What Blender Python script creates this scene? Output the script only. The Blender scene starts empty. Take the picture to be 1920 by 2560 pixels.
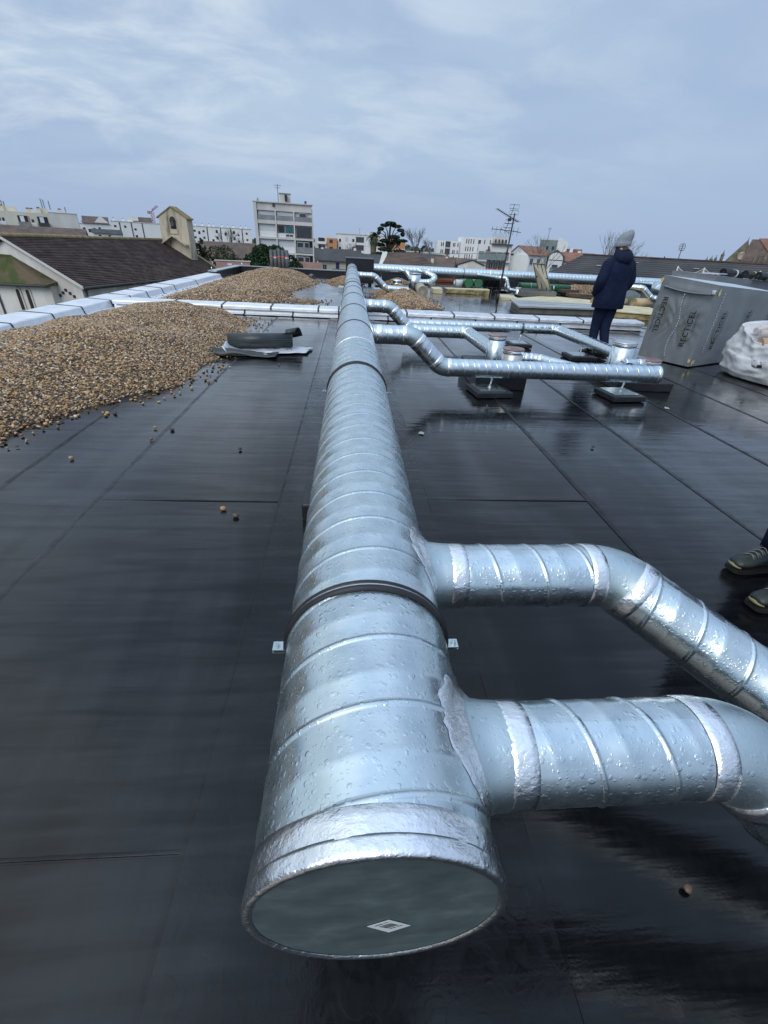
import bpy, bmesh, math, random
from math import sin, cos, pi, radians, sqrt, atan2
from mathutils import Vector, Matrix, noise as mnoise
random.seed(7)
S = bpy.context.scene
COL = S.collection
# ---------------------------------------------------------------- camera
def make_camera():
    p, y, r = radians(31.209), radians(5.307), radians(3.183)
    F = Vector((sin(y)*cos(p), cos(y)*cos(p), -sin(p)))
    R = Vector((cos(y), -sin(y), 0)); U = R.cross(F)
    R2 = R*cos(r)+U*sin(r); U2 = U*cos(r)-R*sin(r)
    cd = bpy.data.cameras.new('camera'); cam = bpy.data.objects.new('camera', cd); COL.objects.link(cam)
    cd.sensor_fit = 'VERTICAL'; cd.sensor_height = 36; cd.lens = 36*1101.4/2560
    cd.clip_start = .02; cd.clip_end = 6000
    B = -F
    cam.matrix_world = Matrix(((R2.x,U2.x,B.x,0),(R2.y,U2.y,B.y,0),(R2.z,U2.z,B.z,1.56),(0,0,0,1)))
    S.camera = cam
make_camera()
# ---------------------------------------------------------------- world, sun, exposure
SUN_EL, SUN_AZ = 42, -150       # azimuth measured from +Y towards +X
def make_world():
    w = bpy.data.worlds.new('World'); S.world = w; w.use_nodes = True
    nt = w.node_tree; N = nt.nodes; L = nt.links
    bg = N['Background']; bg.inputs['Strength'].default_value = .1
    sky = N.new('ShaderNodeTexSky'); sky.sky_type = 'NISHITA'; sky.sun_disc = False
    sky.sun_elevation = radians(SUN_EL); sky.sun_rotation = radians(SUN_AZ); sky.air_density = 1.5; sky.dust_density = 2
    tc = N.new('ShaderNodeTexCoord')
    sep = N.new('ShaderNodeSeparateXYZ'); L.new(tc.outputs['Generated'], sep.inputs[0])
    def math_(op, a, b=None):
        m = N.new('ShaderNodeMath'); m.operation = op
        for i, v in enumerate((a, b)):
            if v is None: continue
            if isinstance(v, (int, float)): m.inputs[i].default_value = v
            else: L.new(v, m.inputs[i])
        return m.outputs[0]
    zc = math_('ADD', math_('MAXIMUM', sep.outputs[2], 0.0), .22)
    cmb = N.new('ShaderNodeCombineXYZ')
    L.new(math_('DIVIDE', sep.outputs[0], zc), cmb.inputs[0]); L.new(math_('DIVIDE', sep.outputs[1], zc), cmb.inputs[1])
    def layer(scale, stretch, rot, detail, lo, hi, dist=.4, rough=.55):
        mp = N.new('ShaderNodeMapping'); L.new(cmb.outputs[0], mp.inputs[0])
        mp.inputs['Scale'].default_value = stretch; mp.inputs['Rotation'].default_value = (0,0,radians(rot))
        nz = N.new('ShaderNodeTexNoise'); L.new(mp.outputs[0], nz.inputs[0])
        nz.inputs['Scale'].default_value = scale; nz.inputs['Detail'].default_value = detail; nz.inputs['Distortion'].default_value = dist
        nz.inputs['Roughness'].default_value = rough
        mr = N.new('ShaderNodeMapRange'); mr.interpolation_type = 'SMOOTHSTEP'; L.new(nz.outputs[0], mr.inputs[0])
        mr.inputs[1].default_value = lo; mr.inputs[2].default_value = hi
        return mr.outputs[0]
    big = layer(.75, (1,1.5,1), 20, 3, .36, .60, .4)
    wisp = layer(1.6, (1,1.45,1), 16, 6, .40, .66, .35, .58)
    left = N.new('ShaderNodeMapRange'); L.new(sep.outputs[0], left.inputs[0])    # brighter cloud deck to the left
    left.inputs[1].default_value = .55; left.inputs[2].default_value = -.55; left.inputs[3].default_value = .15; left.inputs[4].default_value = 1
    up = N.new('ShaderNodeMapRange'); L.new(sep.outputs[2], up.inputs[0]); up.interpolation_type = 'SMOOTHSTEP'
    up.inputs[1].default_value = .02; up.inputs[2].default_value = .22
    def mix(f, a, b):
        m = N.new('ShaderNodeMix'); m.data_type = 'RGBA'
        if isinstance(f, float): m.inputs[0].default_value = f
        else: L.new(f, m.inputs[0])
        for v, i in ((a, 6), (b, 7)):
            if isinstance(v, tuple): m.inputs[i].default_value = (*v, 1)
            else: L.new(v, m.inputs[i])
        return m.outputs[2]
    k = 10
    lo_c = tuple(v*k for v in (.375,.498,.71)); mid = tuple(v*k for v in (.52,.66,.81)); hi_c = tuple(v*k for v in (.78,.87,.94))
    f1 = math_('MULTIPLY', big, math_('MULTIPLY', left.outputs[0], up.outputs[0]))
    f2 = math_('MULTIPLY', math_('MULTIPLY', wisp, left.outputs[0]), up.outputs[0])
    c = mix(f1, lo_c, mid); c = mix(math_('MULTIPLY', f2, .85), c, hi_c)
    zen = N.new('ShaderNodeMapRange'); zen.interpolation_type = 'SMOOTHSTEP'; L.new(sep.outputs[2], zen.inputs[0])   # an overcast sky is brighter overhead
    zen.inputs[1].default_value = .45; zen.inputs[2].default_value = .97; zen.inputs[3].default_value = 1; zen.inputs[4].default_value = 1.75
    vs = N.new('ShaderNodeVectorMath'); vs.operation = 'SCALE'; L.new(c, vs.inputs[0]); L.new(zen.outputs[0], vs.inputs['Scale']); c = vs.outputs[0]
    c = mix(.93, sky.outputs[0], c)
    L.new(c, bg.inputs['Color'])
make_world()
sd = bpy.data.lights.new('sun', 'SUN'); sd.energy = 1.35; sd.angle = radians(40); sd.color = (1,.97,.93)
so = bpy.data.objects.new('sun', sd); COL.objects.link(so)
_d = Vector((sin(radians(SUN_AZ))*cos(radians(SUN_EL)), cos(radians(SUN_AZ))*cos(radians(SUN_EL)), sin(radians(SUN_EL))))
so.rotation_euler = _d.to_track_quat('Z','Y').to_euler(); so.location = (0,0,60)
S.view_settings.view_transform = 'Standard'; S.view_settings.look = 'None'; S.view_settings.gamma = 1; S.view_settings.exposure = 0
S.render.engine = 'CYCLES'
# ---------------------------------------------------------------- material helpers
MATS = {}
def pmat(name, c1, c2=None, scale=5, rough=.6, metal=0, bump=0, bscale=None, stretch=(1,1,1), detail=5, lo=.35, hi=.65,
         rvar=0, drops=0, spec=.5, island=0, coords='Object', c3=None, alpha=1, bdist=.01):
    m = bpy.data.materials.new(name); m.use_nodes = True
    nt = m.node_tree; N = nt.nodes; L = nt.links; b = N['Principled BSDF']
    b.inputs['Base Color'].default_value = (*c1, 1); b.inputs['Roughness'].default_value = rough
    b.inputs['Metallic'].default_value = metal; b.inputs['Specular IOR Level'].default_value = spec
    tc = N.new('ShaderNodeTexCoord'); mp = N.new('ShaderNodeMapping'); mp.inputs['Scale'].default_value = stretch
    L.new(tc.outputs[coords], mp.inputs[0])
    def nz(sc, det=detail):
        n = N.new('ShaderNodeTexNoise'); n.inputs['Scale'].default_value = sc; n.inputs['Detail'].default_value = det
        n.inputs['Roughness'].default_value = .6; L.new(mp.outputs[0], n.inputs[0]); return n
    col = None
    if c2 is not None:
        n = nz(scale); r = N.new('ShaderNodeValToRGB'); L.new(n.outputs[0], r.inputs[0])
        r.color_ramp.elements[0].position = lo; r.color_ramp.elements[1].position = hi
        r.color_ramp.elements[0].color = (*c1,1); r.color_ramp.elements[1].color = (*c2,1)
        if c3 is not None:
            e = r.color_ramp.elements.new((lo+hi)/2); e.color = (*c3,1)
        col = r.outputs[0]
        if rvar:
            mr = N.new('ShaderNodeMapRange'); L.new(n.outputs[0], mr.inputs[0]); mr.inputs[1].default_value = .3; mr.inputs[2].default_value = .7
            mr.inputs[3].default_value = max(rough-rvar,.02); mr.inputs[4].default_value = rough+rvar; L.new(mr.outputs[0], b.inputs['Roughness'])
    if island:
        g = N.new('ShaderNodeNewGeometry'); mr = N.new('ShaderNodeMapRange'); L.new(g.outputs['Random Per Island'], mr.inputs[0])
        mr.inputs[3].default_value = 1-island; mr.inputs[4].default_value = 1+island
        mx = N.new('ShaderNodeMix'); mx.data_type = 'RGBA'; mx.blend_type = 'MULTIPLY'; mx.inputs[0].default_value = 1
        if col: L.new(col, mx.inputs[6])
        else: mx.inputs[6].default_value = (*c1,1)
        L.new(mr.outputs[0], mx.inputs[7]); col = mx.outputs[2]
    if col: L.new(col, b.inputs['Base Color'])
    normal = None
    if bump:
        n2 = nz(bscale or scale*3); bp = N.new('ShaderNodeBump'); bp.inputs['Strength'].default_value = bump; bp.inputs['Distance'].default_value = bdist
        L.new(n2.outputs[0], bp.inputs['Height']); normal = bp.outputs[0]
    if drops:
        h = None                     # rain drops: domes in the cells of two voronoi textures
        for sc, th, amp in ((58,.31,1.0),(120,.32,.5),(34,.23,1.25)):
            wn = N.new('ShaderNodeTexNoise'); wn.inputs['Scale'].default_value = sc*1.6; wn.inputs['Detail'].default_value = 1; L.new(tc.outputs['Object'], wn.inputs[0])
            wa = N.new('ShaderNodeVectorMath'); wa.operation = 'MULTIPLY_ADD'; L.new(wn.outputs['Color'], wa.inputs[0]); wa.inputs[1].default_value = (.5/sc,)*3; L.new(tc.outputs['Object'], wa.inputs[2])
            v = N.new('ShaderNodeTexVoronoi'); v.inputs['Scale'].default_value = sc; v.inputs['Randomness'].default_value = 1; L.new(wa.outputs[0], v.inputs[0])
            mr = N.new('ShaderNodeMapRange'); mr.interpolation_type = 'SMOOTHSTEP'; L.new(v.outputs['Distance'], mr.inputs[0])
            mr.inputs[1].default_value = th; mr.inputs[2].default_value = th*.62; mr.inputs[3].default_value = 0; mr.inputs[4].default_value = amp
            sp = N.new('ShaderNodeSeparateColor'); L.new(v.outputs['Color'], sp.inputs[0])
            gt = N.new('ShaderNodeMath'); gt.operation = 'GREATER_THAN'; gt.inputs[1].default_value = .30; L.new(sp.outputs[0], gt.inputs[0])
            mu = N.new('ShaderNodeMath'); mu.operation = 'MULTIPLY'; L.new(mr.outputs[0], mu.inputs[0]); L.new(gt.outputs[0], mu.inputs[1])
            if h is None: h = mu.outputs[0]
            else:
                ad = N.new('ShaderNodeMath'); ad.operation = 'MAXIMUM'; L.new(h, ad.inputs[0]); L.new(mu.outputs[0], ad.inputs[1]); h = ad.outputs[0]
        bp = N.new('ShaderNodeBump'); bp.inputs['Strength'].default_value = drops; bp.inputs['Distance'].default_value = .003
        L.new(h, bp.inputs['Height'])
        if normal: L.new(normal, bp.inputs['Normal'])
        normal = bp.outputs[0]
    if normal: L.new(normal, b.inputs['Normal'])
    MATS[name] = m; return m
# ---------------------------------------------------------------- mesh helpers
class MB:
    def __init__(s): s.v = []; s.f = []; s.mi = []; s.sm = []
    def add(s, vs, fs, mi=0, smooth=False):
        o = len(s.v); s.v += [tuple(v) for v in vs]
        for f in fs: s.f.append(tuple(i+o for i in f)); s.mi.append(mi); s.sm.append(smooth)
        return s
    def box(s, c, d, rz=0, mi=0, rot=None, bev=0):
        hx, hy, hz = d[0]/2, d[1]/2, d[2]/2
        M = rot if rot is not None else Matrix.Rotation(rz, 3, 'Z')
        vs = [Vector(c)+M@Vector((x*hx,y*hy,z*hz)) for z in (-1,1) for y in (-1,1) for x in (-1,1)]
        return s.add(vs, [(0,2,3,1),(4,5,7,6),(0,1,5,4),(2,6,7,3),(0,4,6,2),(1,3,7,5)], mi)
    def span(s, a, b, mi=0):
        a, b = Vector(a), Vector(b); d = b-a
        return s.box((a+b)/2, (abs(d.x),abs(d.y),abs(d.z)), 0, mi)
    def frame(s, p, d):
        d = Vector(d).normalized(); a = Vector((0,0,1)) if abs(d.z) < .95 else Vector((1,0,0))
        u = d.cross(a).normalized(); return d, u, d.cross(u)
    def lathe(s, p, d, prof, seg=24, mi=0, smooth=True, cap0=True, cap1=True, jit=None):
        d, u, w = s.frame(p, d); p = Vector(p); vs = []; fs = []
        for (t, r) in prof:
            for j in range(seg):
                a = 2*pi*j/seg; rr = r if jit is None else r*(1+jit(t,a)); vs.append(p+d*t+(u*cos(a)+w*sin(a))*rr)
        n = len(prof)
        for i in range(n-1):
            for j in range(seg):
                k = (j+1)%seg; fs.append((i*seg+j, i*seg+k, (i+1)*seg+k, (i+1)*seg+j))
        s.add(vs, fs, mi, smooth)
        o = len(s.v)-len(vs)
        if cap0: s.f.append(tuple(o+j for j in reversed(range(seg)))); s.mi.append(mi); s.sm.append(False)
        if cap1: s.f.append(tuple(o+(n-1)*seg+j for j in range(seg))); s.mi.append(mi); s.sm.append(False)
        return s
    def cyl(s, a, b, r, r2=None, seg=12, mi=0, caps=True, smooth=True):
        a, b = Vector(a), Vector(b); L = (b-a).length
        return s.lathe(a, b-a, [(0,r),(L,r if r2 is None else r2)], seg, mi, smooth, caps, caps)
    def tube(s, pts, r, seg=10, mi=0, caps=True, closed=False):
        pts = [Vector(p) for p in pts]; n = len(pts); vs = []; fs = []; pu = None
        for i, p in enumerate(pts):
            if closed: t = pts[(i+1)%n]-pts[i-1]
            else: t = pts[min(i+1,n-1)]-pts[max(i-1,0)]
            t.normalize()
            if pu is None:
                a = Vector((0,0,1)) if abs(t.z) < .9 else Vector((1,0,0)); pu = t.cross(a).normalized()
            pu = (pu-t*pu.dot(t)).normalized(); w = t.cross(pu); rr = r[i] if isinstance(r,(list,tuple)) else r
            for j in range(seg):
                a = 2*pi*j/seg; vs.append(p+(pu*cos(a)+w*sin(a))*rr)
        m = n if closed else n-1
        for i in range(m):
            i2 = (i+1)%n
            for j in range(seg):
                k = (j+1)%seg; fs.append((i*seg+j, i*seg+k, i2*seg+k, i2*seg+j))
        if caps and not closed: fs += [tuple(reversed(range(seg))), tuple((n-1)*seg+j for j in range(seg))]
        return s.add(vs, fs, mi, True)
    def rings(s, rings, mi=0, smooth=True, caps=True):
        n = len(rings[0]); vs = [v for r in rings for v in r]; fs = []
        for i in range(len(rings)-1):
            for j in range(n):
                k = (j+1)%n; fs.append((i*n+j, i*n+k, (i+1)*n+k, (i+1)*n+j))
        if caps: fs += [tuple(reversed(range(n))), tuple((len(rings)-1)*n+j for j in range(n))]
        return s.add(vs, fs, mi, smooth)
    def prism(s, poly, vec, mi=0):
        n = len(poly); a = [Vector(p) for p in poly]; b = [p+Vector(vec) for p in a]
        fs = [tuple(reversed(range(n))), tuple(range(n,2*n))]+[(i,(i+1)%n,n+(i+1)%n,n+i) for i in range(n)]
        return s.add(a+b, fs, mi)
    def build(s, name, mats, parent=None, loc=None, kind=None, fix=True):
        me = bpy.data.meshes.new(name)
        o = bpy.data.objects.new(name, me)
        base = Vector((0,0,0))
        if parent is not None:
            q = parent
            while q is not None: base += q.location; q = q.parent
            o.parent = parent
        elif loc is not None: base = Vector(loc); o.location = base
        me.from_pydata([Vector(v)-base for v in s.v], [], s.f)
        if not isinstance(mats, (list,tuple)): mats = [mats]
        for m in mats: me.materials.append(m)
        me.polygons.foreach_set('material_index', s.mi); me.polygons.foreach_set('use_smooth', s.sm)
        if fix:
            bm = bmesh.new(); bm.from_mesh(me); bmesh.ops.recalc_face_normals(bm, faces=bm.faces); bm.to_mesh(me); bm.free()
        me.update(); COL.objects.link(o)
        if kind: o['kind'] = kind
        return o
def thing(name, label, cat, loc=(0,0,0), group=None):
    o = bpy.data.objects.new(name, None); o.empty_display_size = .1; COL.objects.link(o); o.location = loc
    return tag(o, label, cat, group)
def tag(o, label, cat, group=None, kind=None):
    o['label'] = label; o['category'] = cat
    if group: o['group'] = group
    if kind: o['kind'] = kind
    return o
def copy_tree(o, parent=None):
    c = o.copy(); COL.objects.link(c)
    if parent is not None: c.parent = parent
    for ch in [x for x in o.children]: copy_tree(ch, c)
    return c
def nz3(x, y, z=0): return mnoise.noise(Vector((x,y,z)))
def sheet(x0, x1, y0, y1, nx, ny, zf):
    mb = MB(); vs = [(x0+(x1-x0)*i/nx, y0+(y1-y0)*j/ny, zf(x0+(x1-x0)*i/nx, y0+(y1-y0)*j/ny)) for j in range(ny+1) for i in range(nx+1)]
    fs = [(j*(nx+1)+i, j*(nx+1)+i+1, (j+1)*(nx+1)+i+1, (j+1)*(nx+1)+i) for j in range(ny) for i in range(nx)]
    return mb.add(vs, fs, 0, True)
def bend(mod_o, width, seg=2):
    m = mod_o.modifiers.new('bevel', 'BEVEL'); m.width = width; m.segments = seg; m.limit_method = 'ANGLE'; return mod_o
# ================================================================ materials
M_galv = pmat('galvanised_steel', (.62,.70,.73), (.73,.80,.83), 22, .29, 1, 0, 60, rvar=.05, drops=0)
M_galvw = pmat('wet_galvanised_steel', (.62,.71,.735), (.74,.82,.84), 18, .28, 1, 0, 50, rvar=.06, drops=.27)
M_elbow = pmat('matt_galvanised_steel', (.53,.62,.635), (.62,.71,.725), 9, .40, 1, 0, 30, rvar=.05, drops=.2)
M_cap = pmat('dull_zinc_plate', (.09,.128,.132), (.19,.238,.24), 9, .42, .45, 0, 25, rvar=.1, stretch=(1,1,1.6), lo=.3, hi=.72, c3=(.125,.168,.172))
M_foil = pmat('foil_tape', (.93,.94,.95), (.99,.99,.99), 25, .2, 1, .34, 46, drops=.2, bdist=.008, stretch=(1,1.6,1))
M_foild = pmat('lead_foil', (.85,.87,.90), (.95,.95,.97), 14, .24, 1, .5, 26, drops=0, bdist=.014)
M_rubber = pmat('black_rubber', (.012,.012,.014), (.02,.02,.022), 20, .5)
M_steelw = pmat('bright_zinc', (.72,.75,.78), (.8,.82,.84), 20, .3, 1)
M_plate = pmat('zinc_plate', (.50,.56,.56), (.62,.68,.68), 14, .3, 1, .03, 30, rvar=.08)
M_black = pmat('black_bitumen', (.010,.011,.013), (.02,.021,.024), 9, .42, 0, .4, 40, rvar=.1)
M_lacq = pmat('black_panel', (.006,.007,.009), (.012,.013,.016), 3, .4)
M_white = pmat('foil_flashing', (.72,.75,.79), (.86,.88,.90), 3, .36, .25, .25, 9, rvar=.06, bdist=.02)
M_foilw = pmat('crumpled_flashing', (.62,.65,.70), (.90,.91,.93), 5, .3, .5, .6, 11, bdist=.03, stretch=(1,3,3))
M_joint = pmat('joint_mastic', (.05,.052,.055), None, rough=.6)
def roof_mat(name, wetlo, wethi, rbase, c=(.0040,.0043,.0050), c2=(.0075,.0079,.0090), lump=0, puddle=1.0):
    m = bpy.data.materials.new(name); m.use_nodes = True; nt = m.node_tree; N = nt.nodes; L = nt.links; b = N['Principled BSDF']
    tc = N.new('ShaderNodeTexCoord')
    def nz(sc, st, det=4, dist=0):
        mp = N.new('ShaderNodeMapping'); mp.inputs['Scale'].default_value = st; L.new(tc.outputs['Object'], mp.inputs[0])
        n = N.new('ShaderNodeTexNoise'); n.inputs['Scale'].default_value = sc; n.inputs['Detail'].default_value = det; n.inputs['Distortion'].default_value = dist
        L.new(mp.outputs[0], n.inputs[0]); return n.outputs[0]
    def mr(v, a, b_, c_, d, sm=True):
        r = N.new('ShaderNodeMapRange'); L.new(v, r.inputs[0]); r.inputs[1].default_value = a; r.inputs[2].default_value = b_; r.inputs[3].default_value = c_; r.inputs[4].default_value = d
        if sm: r.interpolation_type = 'SMOOTHSTEP'
        return r.outputs[0]
    def mt(op, a, b_):
        x = N.new('ShaderNodeMath'); x.operation = op
        for i, v in enumerate((a,b_)):
            if isinstance(v,(int,float)): x.inputs[i].default_value = v
            else: L.new(v, x.inputs[i])
        return x.outputs[0]
    lengthwise = nz(1.15, (1,.22,1), 5, .8); lengthwise2 = nz(7, (1,.16,1), 4, .3); smear = nz(4.2, (.3,2.6,1), 5, .8)
    broad = nz(.9, (1,.6,1), 5, .6); streak = nz(2.2, (.5,4.5,1), 5, .4); fine = nz(160, (1,1,1), 3); ripple = nz(5, (.35,3.2,1), 3); grain = nz(45, (1.6,.5,1), 4)
    cr = N.new('ShaderNodeMix'); cr.data_type = 'RGBA'; L.new(mr(broad,.3,.7,0,1), cr.inputs[0]); cr.inputs[6].default_value = (*c,1); cr.inputs[7].default_value = (*c2,1)
    streaks = mt('MULTIPLY', mr(mt('ADD', mt('MULTIPLY', lengthwise, .6), mt('MULTIPLY', smear, .4)), .47, .66, 0, 1), mr(lengthwise2,.3,.65,.35,1))    # pale grey streaks blended into the base colour
    cf = N.new('ShaderNodeMix'); cf.data_type = 'RGBA'; L.new(mt('MULTIPLY', streaks, .75), cf.inputs[0]); L.new(cr.outputs[2], cf.inputs[6]); cf.inputs[7].default_value = (.022,.0235,.026,1)
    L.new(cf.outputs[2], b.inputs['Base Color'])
    wet = mr(mt('ADD', mt('MULTIPLY', broad, .7), mt('MULTIPLY', streak, .3)), wetlo, wethi, 0, 1)
    ro = mt('ADD', mt('MULTIPLY', streaks, .05), mt('SUBTRACT', mt('ADD', mr(streak,.3,.7,rbase-.07,rbase+.09), mr(grain,.35,.65,-.03,.03)), mt('MULTIPLY', wet, rbase*.62)))
    L.new(mt('MAXIMUM', ro, .05), b.inputs['Roughness']); L.new(mt('MAXIMUM', mt('MULTIPLY', ro, .8), .04), b.inputs['Coat Roughness'])
    b.inputs['Specular IOR Level'].default_value = .3; b.inputs['IOR'].default_value = 1.33; L.new(mr(mt('ADD', mt('MULTIPLY', smear, .3), mt('MULTIPLY', lengthwise, .7)),.38,.62,.45,1), b.inputs['Coat Weight']); b.inputs['Coat IOR'].default_value = 1.33    # rain film over the felt
    h = mt('ADD', mt('MULTIPLY', ripple, .55), mt('MULTIPLY', mt('MULTIPLY', fine, .05), mt('SUBTRACT', 1.1, wet)))
    h = mt('ADD', h, mt('MULTIPLY', grain, .03))
    if lump:
        l1 = nz(15, (1,1,1), 5, 1.2); l2 = nz(9, (1,1,1), 4, .5)
        h = mt('ADD', h, mt('ADD', mt('MULTIPLY', mr(l1,.45,.62,0,1), .28*lump), mt('MULTIPLY', l2, .3*lump)))
    if lump: blot = nz(11,(1,.8,1),6,1.5); L.new(mt('ADD', mt('MAXIMUM', ro, .05), mr(blot,.42,.56,.16,0)), b.inputs['Roughness'])
    bp = N.new('ShaderNodeBump'); bp.inputs['Strength'].default_value = .4; bp.inputs['Distance'].default_value = .009; L.new(h, bp.inputs['Height']); L.new(bp.outputs[0], b.inputs['Normal']); L.new(bp.outputs[0], b.inputs['Coat Normal'])
    return m
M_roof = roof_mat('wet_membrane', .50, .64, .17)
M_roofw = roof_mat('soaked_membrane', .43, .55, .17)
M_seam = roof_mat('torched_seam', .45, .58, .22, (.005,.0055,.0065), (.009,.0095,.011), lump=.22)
M_bleed = roof_mat('bleed_and_lap_shade', .6, .74, .40, (.004,.0042,.0046), (.0065,.007,.0075), lump=.6)
# ================================================================ roof deck, membrane
MB().span((-6.02,-5,-9), (17,26.9,-.004)).build('roof', M_roof, kind='structure')
def RZ(x, y): return .007*max(0,nz3(x*.9+3,y*.55,.4)) + .0025*max(0,nz3(x*1.1,y*3.6,5))
def strip(x0, x1, y0, y1, mat, name='roof_membrane', zl=.0075, zr=.004, ze=0, amp=1, step=.14):
    W = x1-x0; zl = min(zl,.008) if zl < .012 else zl
    def zf(x, y):
        u = (x-x0)/W
        z = zl if u < .12 else zl+(zr-zl)*min(1,(u-.12)/.3)
        z += RZ(x,y)
        if y-y0 < .09: z += ze*.35
        return z
    o = sheet(x0, x1, y0, y1, max(6,int(W/.1)), max(6,int((y1-y0)/step)), zf)
    # turned-down edges so each lap shows its thickness
    vs = []; n = 0
    for (ax, ay, bx, by) in ((x0,y0,x0,y1),(x0,y0,x1,y0)):
        m = 40
        for i in range(m+1):
            x = ax+(bx-ax)*i/m; y = ay+(by-ay)*i/m; vs += [(x,y,zf(x,y)),(x-.002*(ax==bx),y-.002*(ay==by),0)]
        o.add(vs[n:], [(2*i,2*i+1,2*i+3,2*i+2) for i in range(m)]); n = len(vs)
    return o.build(name, mat, kind='structure')
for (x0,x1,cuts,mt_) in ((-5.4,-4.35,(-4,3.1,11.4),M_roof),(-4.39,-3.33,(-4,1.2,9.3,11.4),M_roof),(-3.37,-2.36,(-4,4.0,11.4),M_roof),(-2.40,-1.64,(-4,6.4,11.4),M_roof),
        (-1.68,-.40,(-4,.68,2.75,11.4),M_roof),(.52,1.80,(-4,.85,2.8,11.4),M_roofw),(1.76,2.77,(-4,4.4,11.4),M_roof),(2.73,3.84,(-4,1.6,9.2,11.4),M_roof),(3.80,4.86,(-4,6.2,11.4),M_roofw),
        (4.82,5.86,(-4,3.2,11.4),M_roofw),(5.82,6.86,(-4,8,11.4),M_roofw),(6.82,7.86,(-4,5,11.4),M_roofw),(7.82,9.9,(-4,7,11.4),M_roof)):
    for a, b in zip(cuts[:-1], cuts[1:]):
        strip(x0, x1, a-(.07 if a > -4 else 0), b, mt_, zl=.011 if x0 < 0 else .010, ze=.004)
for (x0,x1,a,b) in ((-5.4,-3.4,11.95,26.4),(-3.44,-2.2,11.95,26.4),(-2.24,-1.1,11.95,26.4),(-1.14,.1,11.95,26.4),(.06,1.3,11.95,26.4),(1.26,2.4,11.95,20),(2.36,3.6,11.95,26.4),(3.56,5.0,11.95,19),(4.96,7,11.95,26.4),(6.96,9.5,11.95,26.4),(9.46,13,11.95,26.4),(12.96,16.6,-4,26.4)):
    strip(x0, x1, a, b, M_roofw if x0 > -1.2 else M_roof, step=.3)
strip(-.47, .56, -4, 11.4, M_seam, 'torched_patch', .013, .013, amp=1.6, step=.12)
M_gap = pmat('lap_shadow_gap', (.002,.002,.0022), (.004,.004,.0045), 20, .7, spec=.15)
def seam(pts, w=.07, mat=None):
    mb = MB()
    for (x0,y0,x1,y1) in pts:
        n = max(8,int((abs(x1-x0)+abs(y1-y0))/.035)); vs = []
        for i in range(n+1):
            t = i/n; x = x0+(x1-x0)*t; y = y0+(y1-y0)*t; k = .5+.5*nz3(x*3,y*3,2)
            e = w*(.35+.8*max(0,k+.35*nz3(x*14,y*14,9)))
            if x0 == x1: a, b = (x-(.002 if w < .02 else .012),y),(x+e,y)
            else: a, b = (x,y-.004 if w < .02 else y-.012),(x,y+e)
            vs += [(a[0],a[1],RZ(*a)+.0078), ((a[0]+b[0])/2,(a[1]+b[1])/2,RZ(x,y)+.0105+.0015*nz3(x*20,y*20)), (b[0],b[1],RZ(*b)+.0068)]
        mb.add(vs, [(3*i+j,3*i+j+1,3*i+j+4,3*i+j+3) for i in range(n) for j in range(2)], 0, True)
    return mb.build('bleed_and_lap_shade', mat or M_bleed, kind='structure')
seam([(-2.4,-2,-2.4,11.3),(-1.69,-2,-1.69,11.3),(1.77,-2,1.77,11.3),(2.74,-2,2.74,11.3),(3.81,-2,3.81,11.3),(4.83,-2,4.83,11.3),(-3.37,3,-3.37,11.3)], .045)
seam([(-1.66,2.68,-.47,2.68),(-1.66,.62,-.47,.62),(.54,2.73,1.76,2.73),(.54,.8,1.76,.8)], .010)
seam([(-.478,-2,-.478,11.3)], .035)  # bead that also draws in the shadow line of the patch's left edge
seam([(-.468,-2,-.468,11.3),(.555,-2,.555,11.3)], .012, M_gap)  # no bitumen here: black strips painting the shade along both patch edges
# small drips and torn flakes of bitumen along the laps
# ================================================================ parapets
def coping(parent, name, prof, axis, t0, t1, mat, jit=.006):
    a = []; n = 7; k = len(prof); vs = []
    for i in range(n+1):
        t = t0+(t1-t0)*i/n
        for (p, z) in prof:
            dz = jit*nz3(t*3.1,p*9,z*7+t0); q = p+jit*nz3(t*2.7,p*7+4,z*9)
            vs.append((q,t,z+dz) if axis == 'y' else (t,q,z+dz))
    fs = [(i*k+j,(i+1)*k+j,(i+1)*k+j+1,i*k+j+1) for i in range(n) for j in range(k-1)]
    o = MB().add(vs, fs, 0, False).build(name, mat, parent, fix=False)
    m = o.modifiers.new('thick','SOLIDIFY'); m.thickness = .004; m.offset = 0
    return o
t = thing('parapet', 'long low parapet wrapped in silvery white flashing along the left roof edge', 'parapet', (-5.75,10,0))
MB().span((-6.06,-5,.0),(-5.52,21.5,.12)).build('core', M_joint, t)
profL = [(-5.22,.021),(-5.40,.024),(-5.45,.045),(-5.485,.165),(-5.50,.180),(-5.98,.205),(-6.06,.195),(-6.09,-.10)]
ys = [-1.2,.0,1.05,2.1,3.2,4.3,5.35,6.45,7.5,8.05,9.2,10.25,11.5,12.55,13.6,14.7,15.75,18.0,21.5]
for a, b in zip(ys[:-1], ys[1:]):
    coping(t, 'coping_sheet', profL, 'y', a+.012, b-.012, M_white)
    if a > 0: coping(t, 'joint_band', [(p+(.006 if p > -5.6 else 0),z+.008) for p,z in profL[1:-1]], 'y', a-.018, a+.018, M_joint, .002)
t = thing('low_kerb_wall', 'low crosswise kerb in crumpled silver flashing that the big duct passes over', 'parapet', (1,11.7,0))
MB().span((-5.5,11.52,0),(7.36,11.84,.135)).build('core', M_joint, t)
profT = [(11.425,.118),(11.43,.168),(11.445,.19),(11.86,.215),(11.90,.205),(11.91,.02)]
profB = [(11.33,.024),(11.44,.026),(11.475,.04),(11.50,.115)]
xs = [-5.42,-4.1,-2.98,-1.86,-.76,-.28,1.35,2.5,3.5,4.62,5.75,7.36]
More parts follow.
